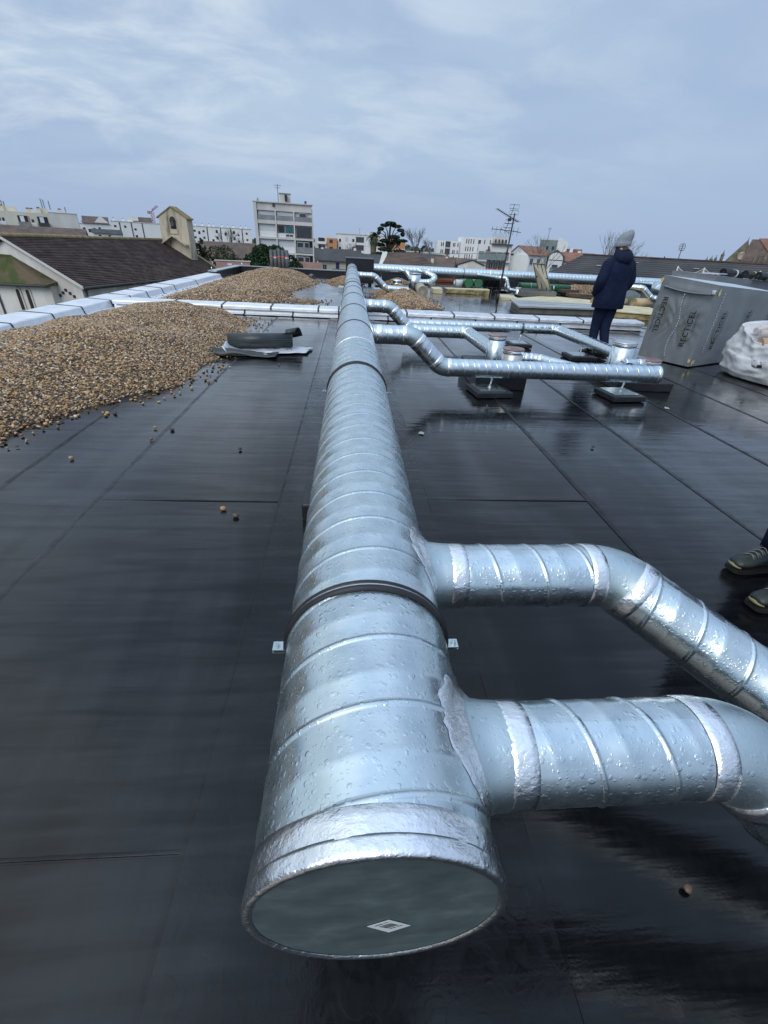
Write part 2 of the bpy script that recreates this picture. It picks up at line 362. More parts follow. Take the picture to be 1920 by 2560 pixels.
for a, b in zip(xs[:-1], xs[1:]):
    coping(t, 'top_coping', profT, 'x', a+.012, b-.012, M_foilw if a > .5 else M_white, .009)
    if a > -5.4: coping(t, 'joint_band', [(p-.006,z+.006) for p,z in profT[:-1]], 'x', a-.02, a+.02, M_joint, .002)
xs = [-5.42,-4.7,-3.6,-2.48,-1.36,-.28,.9,1.95,3.05,4.1,5.2,6.3,7.36]
for a, b in zip(xs[:-1], xs[1:]):
    coping(t, 'lower_flashing', profB, 'x', a+.012, b-.012, M_foilw if a > .5 else M_white, .007)
    if a > -5.4: coping(t, 'joint_band', [(p-.006,z+.004) for p,z in profB], 'x', a-.018, a+.018, M_joint, .002)
t = thing('far_parapet', 'black bitumen upstand with a grey cap at the far roof edge', 'parapet', (0,26.5,0))
MB().span((-6.0,26.4,-.003),(17,26.6,.26)).span((-6.0,21.6,-.002),(-5.7,26.398,.24)).build('upstand', M_black, t)
MB().span((-6.03,26.36,.262),(17,26.64,.30)).span((-6.03,21.6,.243),(-5.66,26.35,.285)).build('cap_strip', M_plate, t)
for p in ((-5.85,21.62),(-5.6,26.45)):
    MB().cyl((*p,.285),(*p,.42),.02,seg=8).build('post_stub', M_steelw, t)
# ================================================================ ducts
def spiral(p0, p1, r, pitch=.154, amp=1.0, seg=56, phase=0, hand=1):
    p0, p1 = Vector(p0), Vector(p1); L = (p1-p0).length; mb = MB(); d, u, w = mb.frame(p0, p1-p0)
    if abs(d.z) < .9: u = Vector((0,0,1)); u = (u-d*u.dot(d)).normalized(); w = d.cross(u)
    prof = [(0,0),(.030,0),(.038,.0026),(.052,.0016),(.060,.0034),(.070,.0018),(.082,.0026),(.090,0),(.13,0),(.42,0),(.455,.0009),(.50,.0013),(.545,.0009),(.58,0)]
    n = int(L/pitch)+3; rows = []; tt = []
    for i in range(-2, n):
        for f, dr in prof: tt.append(((i+f+phase)*pitch, r+dr*amp))
    vs = []; fs = []
    for t, rr in tt:
        for j in range(seg+1):
            a = 2*pi*j/seg; x = min(max(t+hand*pitch*j/seg,0),L)
            vs.append(p0+d*x+(u*cos(a)+w*sin(a))*rr)
    m = seg+1
    for i in range(len(tt)-1):
        if tt[i+1][0]+max(0,hand*pitch) < 0 or tt[i][0]+min(0,hand*pitch) > L: continue
        for j in range(seg):
            k = [i*m+j, i*m+j+1, (i+1)*m+j+1, (i+1)*m+j]
            lo = min((vs[q]-p0).dot(d) for q in k); hi = max((vs[q]-p0).dot(d) for q in k)
            if hi-lo < 1e-6: continue
            fs.append(tuple(k))
    return mb.add(vs, fs, 0, True)
def band(c, d, r, w, seed=0, jit=.012, seg=48):
    """foil tape wrapped round a pipe: starts in the middle c, width w"""
    d = Vector(d).normalized(); c = Vector(c)-d*w/2
    def j(t, a): return jit*(.5*mnoise.noise(Vector((cos(a)*3,sin(a)*3,t*40+seed)))+.35*mnoise.noise(Vector((cos(a)*9,sin(a)*9,t*60+seed))))
    prof = [(0,r+.001),(.001,r+.0030),(w*.3,r+.0036),(w*.5,r+.0040),(w*.7,r+.0036),(w-.001,r+.0030),(w,r+.0005)]
    return MB().lathe(c, d, prof, seg, 0, True, False, False, jit=j)
def elbow(p, d0, d1, rb, r, seg=40):
    """smooth bend about the corner p; rb = setback length"""
    p, d0, d1 = Vector(p), Vector(d0).normalized(), Vector(d1).normalized(); n = 12; pts = []
    a = p-d0*rb; b = p+d1*rb
    for i in range(n+1):
        t = i/n; pts.append(a*(1-t)**2+p*2*t*(1-t)+b*t*t)
    return MB().tube(pts, r, seg, caps=False)
def run(name, label, pts, r, sets, mat, ematf, first_tape=True, amp=1, pitch=.137, group=None, ends=(False,False), tapew=.06, seg=48, phase=0):
    """a branch duct along a polyline, with bends and foil tape at the joints"""
    t = thing(name, label, 'duct', pts[0], group); P = [Vector(p) for p in pts]; n = len(P)
    for i in range(n-1):
        d = (P[i+1]-P[i]).normalized(); a = P[i]+(d*sets if i > 0 else d*0); b = P[i+1]-(d*sets if i < n-2 else d*0)
        spiral(a, b, r, pitch, amp, seg, phase).build('spiral_pipe', mat, t)
        if i > 0: band(a+d*.01, d, r, tapew, i*7, seg=seg).build('foil_tape', M_foil, t)
        elif first_tape: band(a+d*(.06+tapew/2), d, r, tapew*1.15, i*3+1, seg=seg).build('foil_tape', M_foil, t)
        if i < n-2:
            band(b-d*.01, d, r, tapew, i*5+2, seg=seg).build('foil_tape', M_foil, t)
            elbow(P[i+1], d, P[i+2]-P[i+1], sets, r*1.006, seg).build('elbow', ematf, t)
    for e, (i, k) in zip(ends, ((0,1),(n-1,n-2))):
        if e:
            d = (P[i]-P[k]).normalized()
            MB().lathe(P[i]-d*.012, d, [(0,r+.004),(.012,r+.005),(.02,r+.003),(.022,r-.012),(.014,r-.016),(.014,.001)], seg).build('end_cap', M_cap, t)
            band(P[i]-d*.022, d, r, .05, 9, seg=seg).build('foil_tape', M_foil, t)
    return t
XD, ZD, RM = .048, .675, .2
duct = thing('main_duct', 'big spiral galvanised duct with a capped near end running straight down the roof', 'duct', (XD,.257,ZD-RM))
spiral((XD,.27,ZD),(XD,4.02,ZD), RM, .154, 1.0, 128, .32, 1).build('spiral_pipe', M_galvw, duct)
spiral((XD,4.0,ZD),(XD,20.05,ZD), RM*.997, .154, .22, 64, .3, 1).build('smooth_pipe', M_galv, duct)
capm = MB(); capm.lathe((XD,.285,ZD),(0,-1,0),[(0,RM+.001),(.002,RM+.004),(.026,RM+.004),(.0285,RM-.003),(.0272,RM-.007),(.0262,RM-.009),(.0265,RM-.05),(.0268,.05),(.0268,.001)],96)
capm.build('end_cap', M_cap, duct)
lb = MB(); c = Vector((XD+.022,.2570,.620))
for (x,z,w,h,mi) in [(0,0,.062,.044,0)]: lb.prism([c+Vector(q) for q in ((-.036,0,.008),(-.002,0,.030),(.034,0,.000),(.000,0,-.024))], (0,-.0006,0), 0)
ux = Vector((.036,0,-.024)); uz = Vector((.034,0,.022)); o0 = c+Vector((-.036,-.0009,.008))
for k in range(11):
    a = .22+.05*k; w = .018+.014*((k*7)%3==0)
    q = [o0+ux*.30+uz*a, o0+ux*.72+uz*a, o0+ux*.72+uz*(a+w), o0+ux*.30+uz*(a+w)]
    lb.add(q, [(0,1,2,3)], 1)
for k,(v0,v1,h0,h1) in enumerate(((.12,.18,.2,.55),(.12,.16,.6,.8),(.8,.85,.2,.5),(.8,.85,.55,.8))):
    lb.add([o0+ux*v0+uz*h0,o0+ux*v1+uz*h0,o0+ux*v1+uz*h1,o0+ux*v0+uz*h1],[(0,1,2,3)],1)
lb.build('barcode_label', [pmat('label_paper',(.62,.65,.66),None,rough=.5), pmat('label_ink',(.02,.02,.022),None,rough=.5)], duct)
band((XD,.292,ZD),(0,1,0),RM,.060,3,.007,96).build('foil_tape', M_foil, duct)
MB().lathe((XD,.2565,ZD),(0,1,0),[(.0012,RM-.010),(-.0012,RM-.007),(-.0015,RM+.001),(.002,RM+.0052),(.008,RM+.0062),(.015,RM+.0056),(.0205,RM+.0062),(.024,RM+.0052),(.0245,RM+.0035)],128,0,True,False,False,jit=lambda t,a: .010*mnoise.noise(Vector((cos(a)*5,sin(a)*5,t*30)))+.007*mnoise.noise(Vector((cos(a)*16,sin(a)*16,t*50)))).build('rim_tape', M_foil, duct)
band((XD,4.02,ZD),(0,1,0),RM,.07,5,.006,64).build('foil_tape', M_foil, duct)
for y in (5.0,6.42,7.96,9.3,11.28,13.29,14.7,16.0,17.2,18.3):
    MB().lathe((XD,y-.012,ZD),(0,1,0),[(0,RM),(.003,RM+.005),(.021,RM+.005),(.024,RM)],64,0,True,False,False).build('joint_ring', M_rubber, duct)
def saddle_old(yb, rb, xc, zc, R, parent, rho=.165):
    """foil collar of a tee: lies on the big duct and rises to the branch pipe"""
    mb = MB(); n = 64; rows = []
    for q in range(6):
        t = q/5; ring = []
        for j in range(n):
            a = 2*pi*j/n; jg = .016*mnoise.noise(Vector((cos(a)*4,sin(a)*4,yb*3)))+.01*mnoise.noise(Vector((cos(a)*12,sin(a)*12,yb)))
            if q < 4: rr = rho+jg*(1-t)-(rho-rb-.012)*(t/.6)**1.0; lift = (.0012,.0042,.005,.008)[q]
            else: rr = rb+.012 if q == 4 else rb+.001; lift = None
            zo = rr*cos(a); yy = yb+rr*sin(a); zo = max(-R*.985,min(R*.985,zo))
            xb = xc+sqrt(max(R*R-zo*zo,0))
            ring.append(Vector((xb+(lift if lift is not None else (.015 if q == 4 else .05)), yy, zc+zo)))
        rows.append(ring)
    mb.rings(rows, caps=False); return mb.build('tee_saddle', M_foil, parent)
def saddle(yb, rb, xc, zc, R, parent, rho=.165):
    # tee: ragged foil ring taped flat on the big duct, then a plain pressed collar
    n = 72
    def ring(rr_f, lift):
        out = []
        for j in range(n):
            a = 2*pi*j/n; rr = rr_f(a); zo = max(-R*.985,min(R*.985,rr*cos(a))); out.append(Vector((xc+sqrt(max((R+lift)**2-zo*zo,0)), yb+rr*sin(a), zc+zo)))
        return out
    jg = lambda a: .012*mnoise.noise(Vector((cos(a)*3,sin(a)*3,yb*3)))+.010*mnoise.noise(Vector((cos(a)*11,sin(a)*11,yb)))
    wob = lambda q: .002*mnoise.noise(q*70)
    rows = [ring(lambda a: rho+jg(a),.0008), ring(lambda a: rho-.004+jg(a),.0042), ring(lambda a: rho-.02+.5*jg(a),.0046), ring(lambda a: rb+.030,.006), ring(lambda a: rb+.018,.014)]
    for r_ in rows[1:]:
        for q in r_: q += Vector((wob(q),0,wob(q+Vector((3,0,0)))))
    MB().rings(rows, caps=False).build('tee_foil', M_foil, parent)
    c0 = ring(lambda a: rb+.018,.012); c1 = [Vector((q.x+.012, yb+(q.y-yb)*(rb+.007)/(rb+.018), zc+(q.z-zc)*(rb+.007)/(rb+.018))) for q in c0]
    c2 = [Vector((xc+R+.036, yb+(rb+.003)*sin(2*pi*j/n), zc+(rb+.003)*cos(2*pi*j/n))) for j in range(n)]
    c3 = [Vector((q.x+.030,yb+(q.y-yb)*.985,zc+(q.z-zc)*.985)) for q in c2]
    MB().rings([c0,c1,c2,c3], caps=False).build('tee_collar', M_elbow, parent)
for yb in (.50,1.07,5.4,8.1,16.2): saddle(yb, .1, XD, ZD, RM, duct, .155 if yb < 2 else .14)
def flr(x, y, z): return (x, y, z)
a1, b1 = radians(38), radians(24); a2, b2 = radians(20), radians(39)
B1d = Vector((cos(a1)*cos(b1),-cos(a1)*sin(b1),-sin(a1))); B2d = Vector((cos(a2)*cos(b2),-cos(a2)*sin(b2),-sin(a2)))
x0 = XD+RM-.004
t = run('branch_duct','short branch duct nearest the capped end, bending down past the right frame edge',[(x0,.5,ZD),(.815,.5,ZD),Vector((.815,.5,ZD))+B1d*.9],.0985,.075,M_galvw,M_elbow,tapew=.05,pitch=.145,phase=.4)
t = run('branch_duct','second branch duct from the capped end, slanting down to the right behind the nearest one',[(x0,1.07,ZD),(.845,1.07,ZD),Vector((.845,1.07,ZD))+B2d*1.85],.0985,.07,M_galvw,M_elbow,tapew=.05,pitch=.145,phase=.2)
run('branch_duct','branch duct stepping down in two bends to a long capped horizontal pipe on two pads',[(x0,5.4,ZD),(.72,5.4,ZD),(1.095,5.4,.328),(3.86,5.4,.328)],.104,.085,M_galv,M_elbow,ends=(False,True),tapew=.06)
scr = run('branch_duct','branch duct with pencil scribbles stepping down and turning to a lidded vent stub',[(x0,8.1,ZD),(.66,8.1,ZD),(1.02,8.1,.315),(2.04,8.1,.315),(2.07,6.52,.32)],.1,.085,M_galv,M_elbow,tapew=.06)
run('branch_duct','slim rear pipe just in front of the kerb, turning towards the taller right vent stub',[(1.02,8.75,.33),(3.93,8.75,.33),(4.05,6.78,.31)],.085,.10,M_galv,M_elbow,first_tape=False,tapew=.05,ends=(True,False))
run('branch_duct','farthest branch duct before the black box, bending down behind the small gravel heap',[(x0,16.2,ZD),(.76,16.2,ZD),(1.16,16.2,.33),(1.9,16.2,.30)],.1,.085,M_galv,M_elbow,tapew=.06,amp=.6)
run('branch_duct','short thin pipe from the front left vent stub bending into the long capped pipe',[(2.24,5.93,.36),(2.46,5.93,.36),(2.83,5.47,.345)],.066,.06,M_galv,M_elbow,tapew=.045,amp=.6)
run('branch_duct','stubby bent pipe between the low right vent stub and the long capped pipe',[(4.02,5.98,.33),(3.66,5.94,.33),(3.5,5.49,.34)],.066,.06,M_galv,M_elbow,tapew=.045,amp=.6)
def scribble():
    ink = pmat('marker_ink',(.08,.10,.16),None,rough=.6)
    def on(x, a): return Vector((x, 8.1-.1025*cos(radians(a)), ZD+.1025*sin(radians(a))))
    for x0, st in ((.375,[(0,34),(.028,34)]),(.389,[(0,34),(0,12)]),(.412,[(0,34),(.02,12)]),(.432,[(0,34),(-.02,12)]),(.462,[(.014,33),(0,28),(0,18),(.014,13),(.016,22)]),(.50,[(0,34),(0,12)]),(.512,[(0,34),(.028,34)]),(.526,[(0,34),(0,12)])):
        MB().tube([on(x0+p,a) for p,a in st], .0016, 5).build('scribble_mark', ink, scr)
scribble()
# transverse duct and its branches
def cross_duct(y, z, xa, xb, r):
    t = thing('cross_duct', 'long shiny duct running crosswise from the black box at the far end', 'duct', (xa,y,z-r))
    spiral((xa,y,z),(xb,y,z),r,.154,.9,48).build('spiral_pipe', M_galv, t)
    for x in (3.3,4.85,6.3,7.9,9.6,11.3,12.9): MB().lathe((x,y,z),(1,0,0),[(0,r),(.004,r+.008),(.03,r+.008),(.034,r)],48,0,True,False,False).build('joint_ring', M_plate if x != 4.85 else M_rubber, t)
    for x in (6.05,): band((x,y,z),(1,0,0),r,.07,2).build('foil_tape', M_foil, t)
    return t
cross_duct(21.5,.655,.95,14.6,.2)
t = thing('plenum_box', 'black panelled box where the big duct meets the crosswise duct', 'duct box', (.36,21,.0))
MB().span((-.2,20.02,.19),(.91,21.95,1.03)).build('casing', M_lacq, t)
MB().span((-.22,20.0,1.032),(.93,21.97,1.05)).build('lid', M_black, t)
for x in (-.1,.8):
    for y in (20.3,21.7): MB().span((x-.05,y-.05,.012),(x+.05,y+.05,.188)).build('foot', M_black, t)
t = thing('foil_kerb', 'silver wrapped low curb under the black duct box', 'curb', (.2,18.3,0))
MB().span((-.45,18.0,.012),(1.1,18.7,.16)).build('block', M_foild, t)
MB().span((.42,17.985,.014),(.45,17.998,.165)).span((1.02,17.985,.014),(1.05,17.998,.165)).build('joint', M_joint, t)
zt = .655
run('branch_duct','bent pipe from the crosswise duct down into the square vent stack',[(2.2,21.34,zt),(2.3,20.75,zt),(2.62,20.5,.28)],.095,.10,M_galv,M_elbow,tapew=.07,amp=.5)
run('branch_duct','looping pipe turning back from the crosswise duct to the square vent stack',[(3.0,21.34,zt),(3.1,20.8,zt),(3.5,20.5,.50),(3.3,20.3,.32),(2.78,20.3,.30)],.12,.11,M_galv,M_elbow,tapew=.07,amp=.5)
run('branch_duct','thin pipe dropping from the crosswise duct to a small round stub behind the mast',[(5.5,21.34,.64),(6.1,20.3,.62),(6.38,20.1,.62),(6.52,20.0,.22),(6.86,20.0,.17)],.07,.07,M_galv,M_elbow,tapew=.05,amp=.4)
# ================================================================ supports, stubs, plinths
def clamp_ring(c, d, r, parent, lug=True, w=.03, lugs=None):
    MB().lathe(Vector(c)-Vector(d)*w/2, d, [(0,r+.001),(.002,r+.010),(w*.35,r+.011),(w*.36,r+.006),(w*.64,r+.006),(w*.65,r+.011),(w-.002,r+.010),(w,r+.001)], 64, 0, True, False, False).build('rubber_lining', M_rubber, parent)
    MB().lathe(Vector(c)-Vector(d)*w*.14, d, [(0,r+.006),(0,r+.0085),(w*.28,r+.0085),(w*.28,r+.006)], 64, 0, False, False, False).build('steel_band', M_steelw, parent)
def duct_stand(y, label):
    t = thing('duct_stand', label, 'support', (XD,y,0.012))
    clamp_ring((XD,y,ZD),(0,1,0),RM,t)
    for s in (-1,1):
        x = XD+s*(RM+.026)
        mb = MB().box((x-s*.007,y,ZD+.004),(.036,.028,.0035)).box((x-s*.007,y,ZD-.004),(.036,.028,.0035))
        mb.build('clamp_lug', M_plate, t)
        MB().lathe((x,y,ZD+.0057),(0,0,1),[(0,.008),(.002,.008),(.002,.0065),(.007,.0065),(.007,.004),(.012,.004)],6,0,False).build('bolt', M_plate, t)
        MB().cyl((XD+s*.11,y,.07),(XD+s*.11,y,ZD-RM*.84),.006,seg=8).build('threaded_rod', M_steelw, t)
        MB().lathe((x,y,.013),(0,0,1),[(0,.075),(.03,.072),(.05,.05),(.058,.03)],20).build('rubber_foot', M_rubber, t)
    MB().box((XD,y,.095),(2*RM+.2,.04,.04)).build('crossbar', M_plate, t)
duct_stand(.79,'clamped stand with dark lined ring and bolted lugs nearest the capped duct end')
duct_stand(3.05,'second clamped stand under the big duct, just before the white tape band')
for y in (10.4,16.9): duct_stand(y,'clamped stand under the big duct '+('just before the kerb' if y < 11 else 'just before the black duct box'))
def pad_stand(x, y, pr, pz, label, rz=0, axis=(1,0,0), rodlean=.02, sx=.46, sy=.44):
    t = thing('pipe_stand', label, 'support', (x,y,.012), 'pad stands under the branch pipes')
    bend(MB().box((x,y,.046),(sx,sy,.064),rz).build('base_block', M_black, t), .008)
    MB().box((x-.01,y+.02,.083),(sx*.74,sy*.76,.008),rz).build('steel_plate', M_plate, t)
    MB().cyl((x+.01,y+.02,.087),(x+rodlean,y,pz-pr-.004),.011,seg=10).build('rod', M_steelw, t)
    MB().lathe((x+.01,y+.02,.087),(0,0,1),[(0,.022),(.016,.022),(.016,.012),(.04,.012)],8,0,False).build('nut', M_steelw, t)
    clamp_ring((x+rodlean,y,pz),axis,pr,t,w=.028)
pad_stand(1.75,5.46,.104,.328,'black pad stand with plate and rod below the left half of the long capped pipe',rz=.12)
pad_stand(3.48,5.46,.104,.328,'black pad stand with plate and rod near the capped pipe end',rz=.12)
pad_stand(3.22,8.72,.085,.33,'pad stand under the slim rear pipe in front of the kerb',sx=.4,sy=.4)
pad_stand(4.0,7.78,.085,.32,'pad stand under the slanting rear pipe by the man in the coat',axis=(.06,-1,0))
# plinths
def plinth(x0,x1,y0,y1,h,label):
    o = MB().span((x0,y0,.0),(x1,y1,h)).build('roof_plinth', M_black, loc=((x0+x1)/2,(y0+y1)/2,0)); bend(o,.02,3); tag(o,label,'plinth')
plinth(-.30,.42,2.42,2.72,.14,'black bitumen hump under the big duct, its left end showing')
plinth(1.62,2.29,5.64,6.62,.24,'black bitumen plinth under the two vent stubs behind the long capped pipe')
plinth(3.62,4.42,5.78,6.95,.13,'low black plinth under the right pair of vent stubs by the wrapped pack')
M_rust = pmat('stained_zinc', (.42,.43,.41), (.60,.62,.62), 7, .38, .8, .05, 20, stretch=(3,3,.5), c3=(.50,.49,.45))
M_rlid = pmat('rusty_lid', (.20,.11,.10), (.36,.26,.25), 6, .4, .35, .05, 20)
M_glid = pmat('grey_lid', (.52,.57,.60), (.62,.66,.68), 6, .35, .7)
def stub(x, y, z0, z1, r, lidm, label, bodym=M_rust, foil=.05):
    t = thing('vent_stub', label, 'vent', (x,y,z0))
    MB().lathe((x,y,z0),(0,0,1),[(0,r),(z1-z0-.02,r)],40,0,True,False,True).build('body', bodym, t)
    MB().cyl((x-r-.001,y-.03,z0),(x-r-.001,y-.03,z1-.06),.004,seg=6).build('lap_seam', M_plate, t)
    band((x,y,z1-.03),(0,0,1),r+.001,foil,x*3,.03,40).build('foil_tape', M_foil, t)
    MB().lathe((x,y,z1-.012),(0,0,1),[(0,r+.008),(.014,r+.008),(.02,r+.002),(.022,r-.03),(.026,.001)],40).build('lid', lidm, t)
stub(2.05,6.42,.238,.56,.122,M_rlid,'taller rear vent stub of the left pair, with a dull reddish lid',M_galv)
stub(2.14,5.93,.238,.475,.135,M_rlid,'streaked front vent stub of the left pair, with a rusty lid')
stub(4.05,6.62,.128,.50,.165,M_glid,'tall grey vent stub of the right pair, with foil round its rim',M_galv)
stub(4.12,6.02,.128,.385,.14,M_rlid,'low rusty lidded vent stub between capped pipe and wrapped pack',M_galv)
stub(6.92,20.0,.05,.31,.11,M_glid,'small round vent stub right of the mast',M_galv,.04)
t = thing('vent_stack', 'square edged grey vent stack behind the small gravel heap', 'vent', (2.62,20.35,0))
MB().cyl((2.62,20.35,.01),(2.62,20.35,.60),.24,seg=28).build('body', M_galv, t)
MB().lathe((2.62,20.35,.6),(0,0,1),[(0,.25),(.02,.252),(.035,.24),(.04,.001)],28).build('lid', M_glid, t)
t = thing('vent_stack', 'banded low vent with silver rings beside the grey vent stack', 'vent', (1.9,20.6,0))
MB().lathe((1.95,20.7,.01),(0,0,1),[(0,.2),(.15,.2),(.16,.22),(.18,.22),(.19,.2),(.26,.2),(.27,.22),(.29,.22),(.30,.2),(.34,.19),(.35,.001)],28).build('body', M_galv, t)
for x in (1.3,2.9,4.5,6.55,6.78,9.0,11.0):
    t = thing('pipe_stand', 'thin rod stand under the crosswise duct %s' % {1.3:'beside the black box',2.9:'by the looping pipe',4.5:'by the red timber',6.55:'behind the mast, left twin',6.78:'behind the mast, right twin',9.0:'behind the open hatch',11.0:'behind the man'}[x], 'support', (x,21.4,.01), 'rod stands under the crosswise duct')
    MB().box((x,21.3,.035),(.5,.35,.05)).build('base_block', M_black, t)
    MB().cyl((x,21.32,.06),(x,21.42,.46),.018,seg=8).build('rod', M_steelw, t)
# ================================================================ gravel
def inside(poly, x, y):
    c = False; n = len(poly)
    for i in range(n):
        (x1,y1),(x2,y2) = poly[i],poly[(i+1)%n]
        if (y1 > y) != (y2 > y) and x < (x2-x1)*(y-y1)/(y2-y1)+x1: c = not c
    return c
def edge_d(poly, x, y):
    m = 1e9; n = len(poly)
    for i in range(n):
        (x1,y1),(x2,y2) = poly[i],poly[(i+1)%n]; dx,dy = x2-x1,y2-y1
        t = max(0,min(1,((x-x1)*dx+(y-y1)*dy)/(dx*dx+dy*dy))); m = min(m, sqrt((x-x1-t*dx)**2+(y-y1-t*dy)**2))
    return m
M_peb = bpy.data.materials.new('pebbles'); M_peb.use_nodes = True
def _peb():
    nt = M_peb.node_tree; N = nt.nodes; L = nt.links; b = N['Principled BSDF']
    oi = N.new('ShaderNodeObjectInfo'); r = N.new('ShaderNodeValToRGB'); L.new(oi.outputs['Random'], r.inputs[0]); r.color_ramp.interpolation = 'CONSTANT'
    cols = [(.11,.065,.032),(.44,.26,.10),(.22,.125,.055),(.54,.37,.19),(.045,.034,.027),(.44,.23,.085),(.72,.60,.44),(.14,.095,.06),(.56,.34,.14),(.30,.17,.07),(.34,.25,.17),(.06,.04,.024),(.48,.32,.17)]
    e = r.color_ramp.elements; e[0].color = (*cols[0],1); e[1].position = .077; e[1].color = (*cols[1],1)
    for i, c in enumerate(cols[2:]): q = e.new((i+2)/len(cols)); q.color = (*c,1)
    tc = N.new('ShaderNodeTexCoord'); n = N.new('ShaderNodeTexNoise'); n.inputs['Scale'].default_value = 60; L.new(tc.outputs['Object'], n.inputs[0])
    mx = N.new('ShaderNodeMix'); mx.data_type = 'RGBA'; mx.blend_type = 'MULTIPLY'; mx.inputs[0].default_value = .15; L.new(r.outputs[0], mx.inputs[6]); L.new(n.outputs['Color'], mx.inputs[7])
    L.new(mx.outputs[2], b.inputs['Base Color']); b.inputs['Roughness'].default_value = .42
_peb()
M_pbase = pmat('gravel_bed', (.05,.036,.022), (.12,.085,.05), 40, .7)
def fringe(poly, h, label, size, seed, o):
    # stray stones past the foot of the heap: small quads under the pebble scatter, part of the same heap
    rs = random.Random(seed); me = o.data; n = len(poly); L = 0; vs = []; fs = []
    base = Vector(o.location)
    for i in range(n):
        (x1,y1),(x2,y2) = poly[i],poly[(i+1)%n]; l = sqrt((x2-x1)**2+(y2-y1)**2)
        for k in range(int(l*34)):
            t = rs.random(); x = x1+(x2-x1)*t; y = y1+(y2-y1)*t; d = abs(rs.gauss(0,.13)); s = 1 if not inside(poly,x+(y2-y1)/l*.05,y-(x2-x1)/l*.05) else -1
            vs.append((x+s*(y2-y1)/l*d-base.x, y-s*(x2-x1)/l*d-base.y, .012+size*.35))
    md = bpy.data.meshes.new('stray_pebbles'); md.from_pydata(vs,[],[]); q = bpy.data.objects.new('stray_pebbles', md); COL.objects.link(q); q.parent = o; q['kind'] = 'stuff'
    add_pebbles(q, 0, size, seed+1, points=True)
def gravel(poly, hmax, slope, label, density, size, name='gravel_pile', res=.09, peak=None, seed=1, bump=.05):
    xs = [p[0] for p in poly]; ys = [p[1] for p in poly]; x0,x1,y0,y1 = min(xs)-.15,max(xs)+.15,min(ys)-.15,max(ys)+.15
    nx, ny = int((x1-x0)/res), int((y1-y0)/res); vs = []; fs = []; ok = {}; ins = set()
    def h(x, y):
        xx = x+.18*nz3(x*1.1,y*1.1,seed); yy = y+.18*nz3(x*1.1+9,y*1.1,seed)
        if not inside(poly,xx,yy): return None
        d = edge_d(poly,xx,yy); hm = hmax
        if peak: hm = hmax*(peak[3]+(1-peak[3])*math.exp(-((x-peak[0])/peak[2])**2-((y-peak[1])/peak[4])**2))
        z = hm*(1-math.exp(-slope*d/hm))
        return -.004+z*(1+.25*nz3(x*.9,y*.9,seed+3))+bump*nz3(x*2.2,y*2.2,seed)*min(1,d*2)
    for j in range(ny+1):
        for i in range(nx+1):
            x = x0+(x1-x0)*i/nx; y = y0+(y1-y0)*j/ny; z = h(x,y)
            ok[(i,j)] = len(vs); vs.append((x,y,-.05 if z is None else z)); ins.add((i,j)) if z is not None else None
    for j in range(ny):
        for i in range(nx):
            k = [(i,j),(i+1,j),(i+1,j+1),(i,j+1)]
            if any(q in ins for q in k): fs.append(tuple(ok[q] for q in k))
    o = MB().add(vs,fs,0,True).build(name, M_pbase, loc=(sum(xs)/len(xs),sum(ys)/len(ys),0)); tag(o,label,'gravel',kind='stuff')
    add_pebbles(o, density, size, seed)
    fringe(poly, h, label, size, seed, o); return o
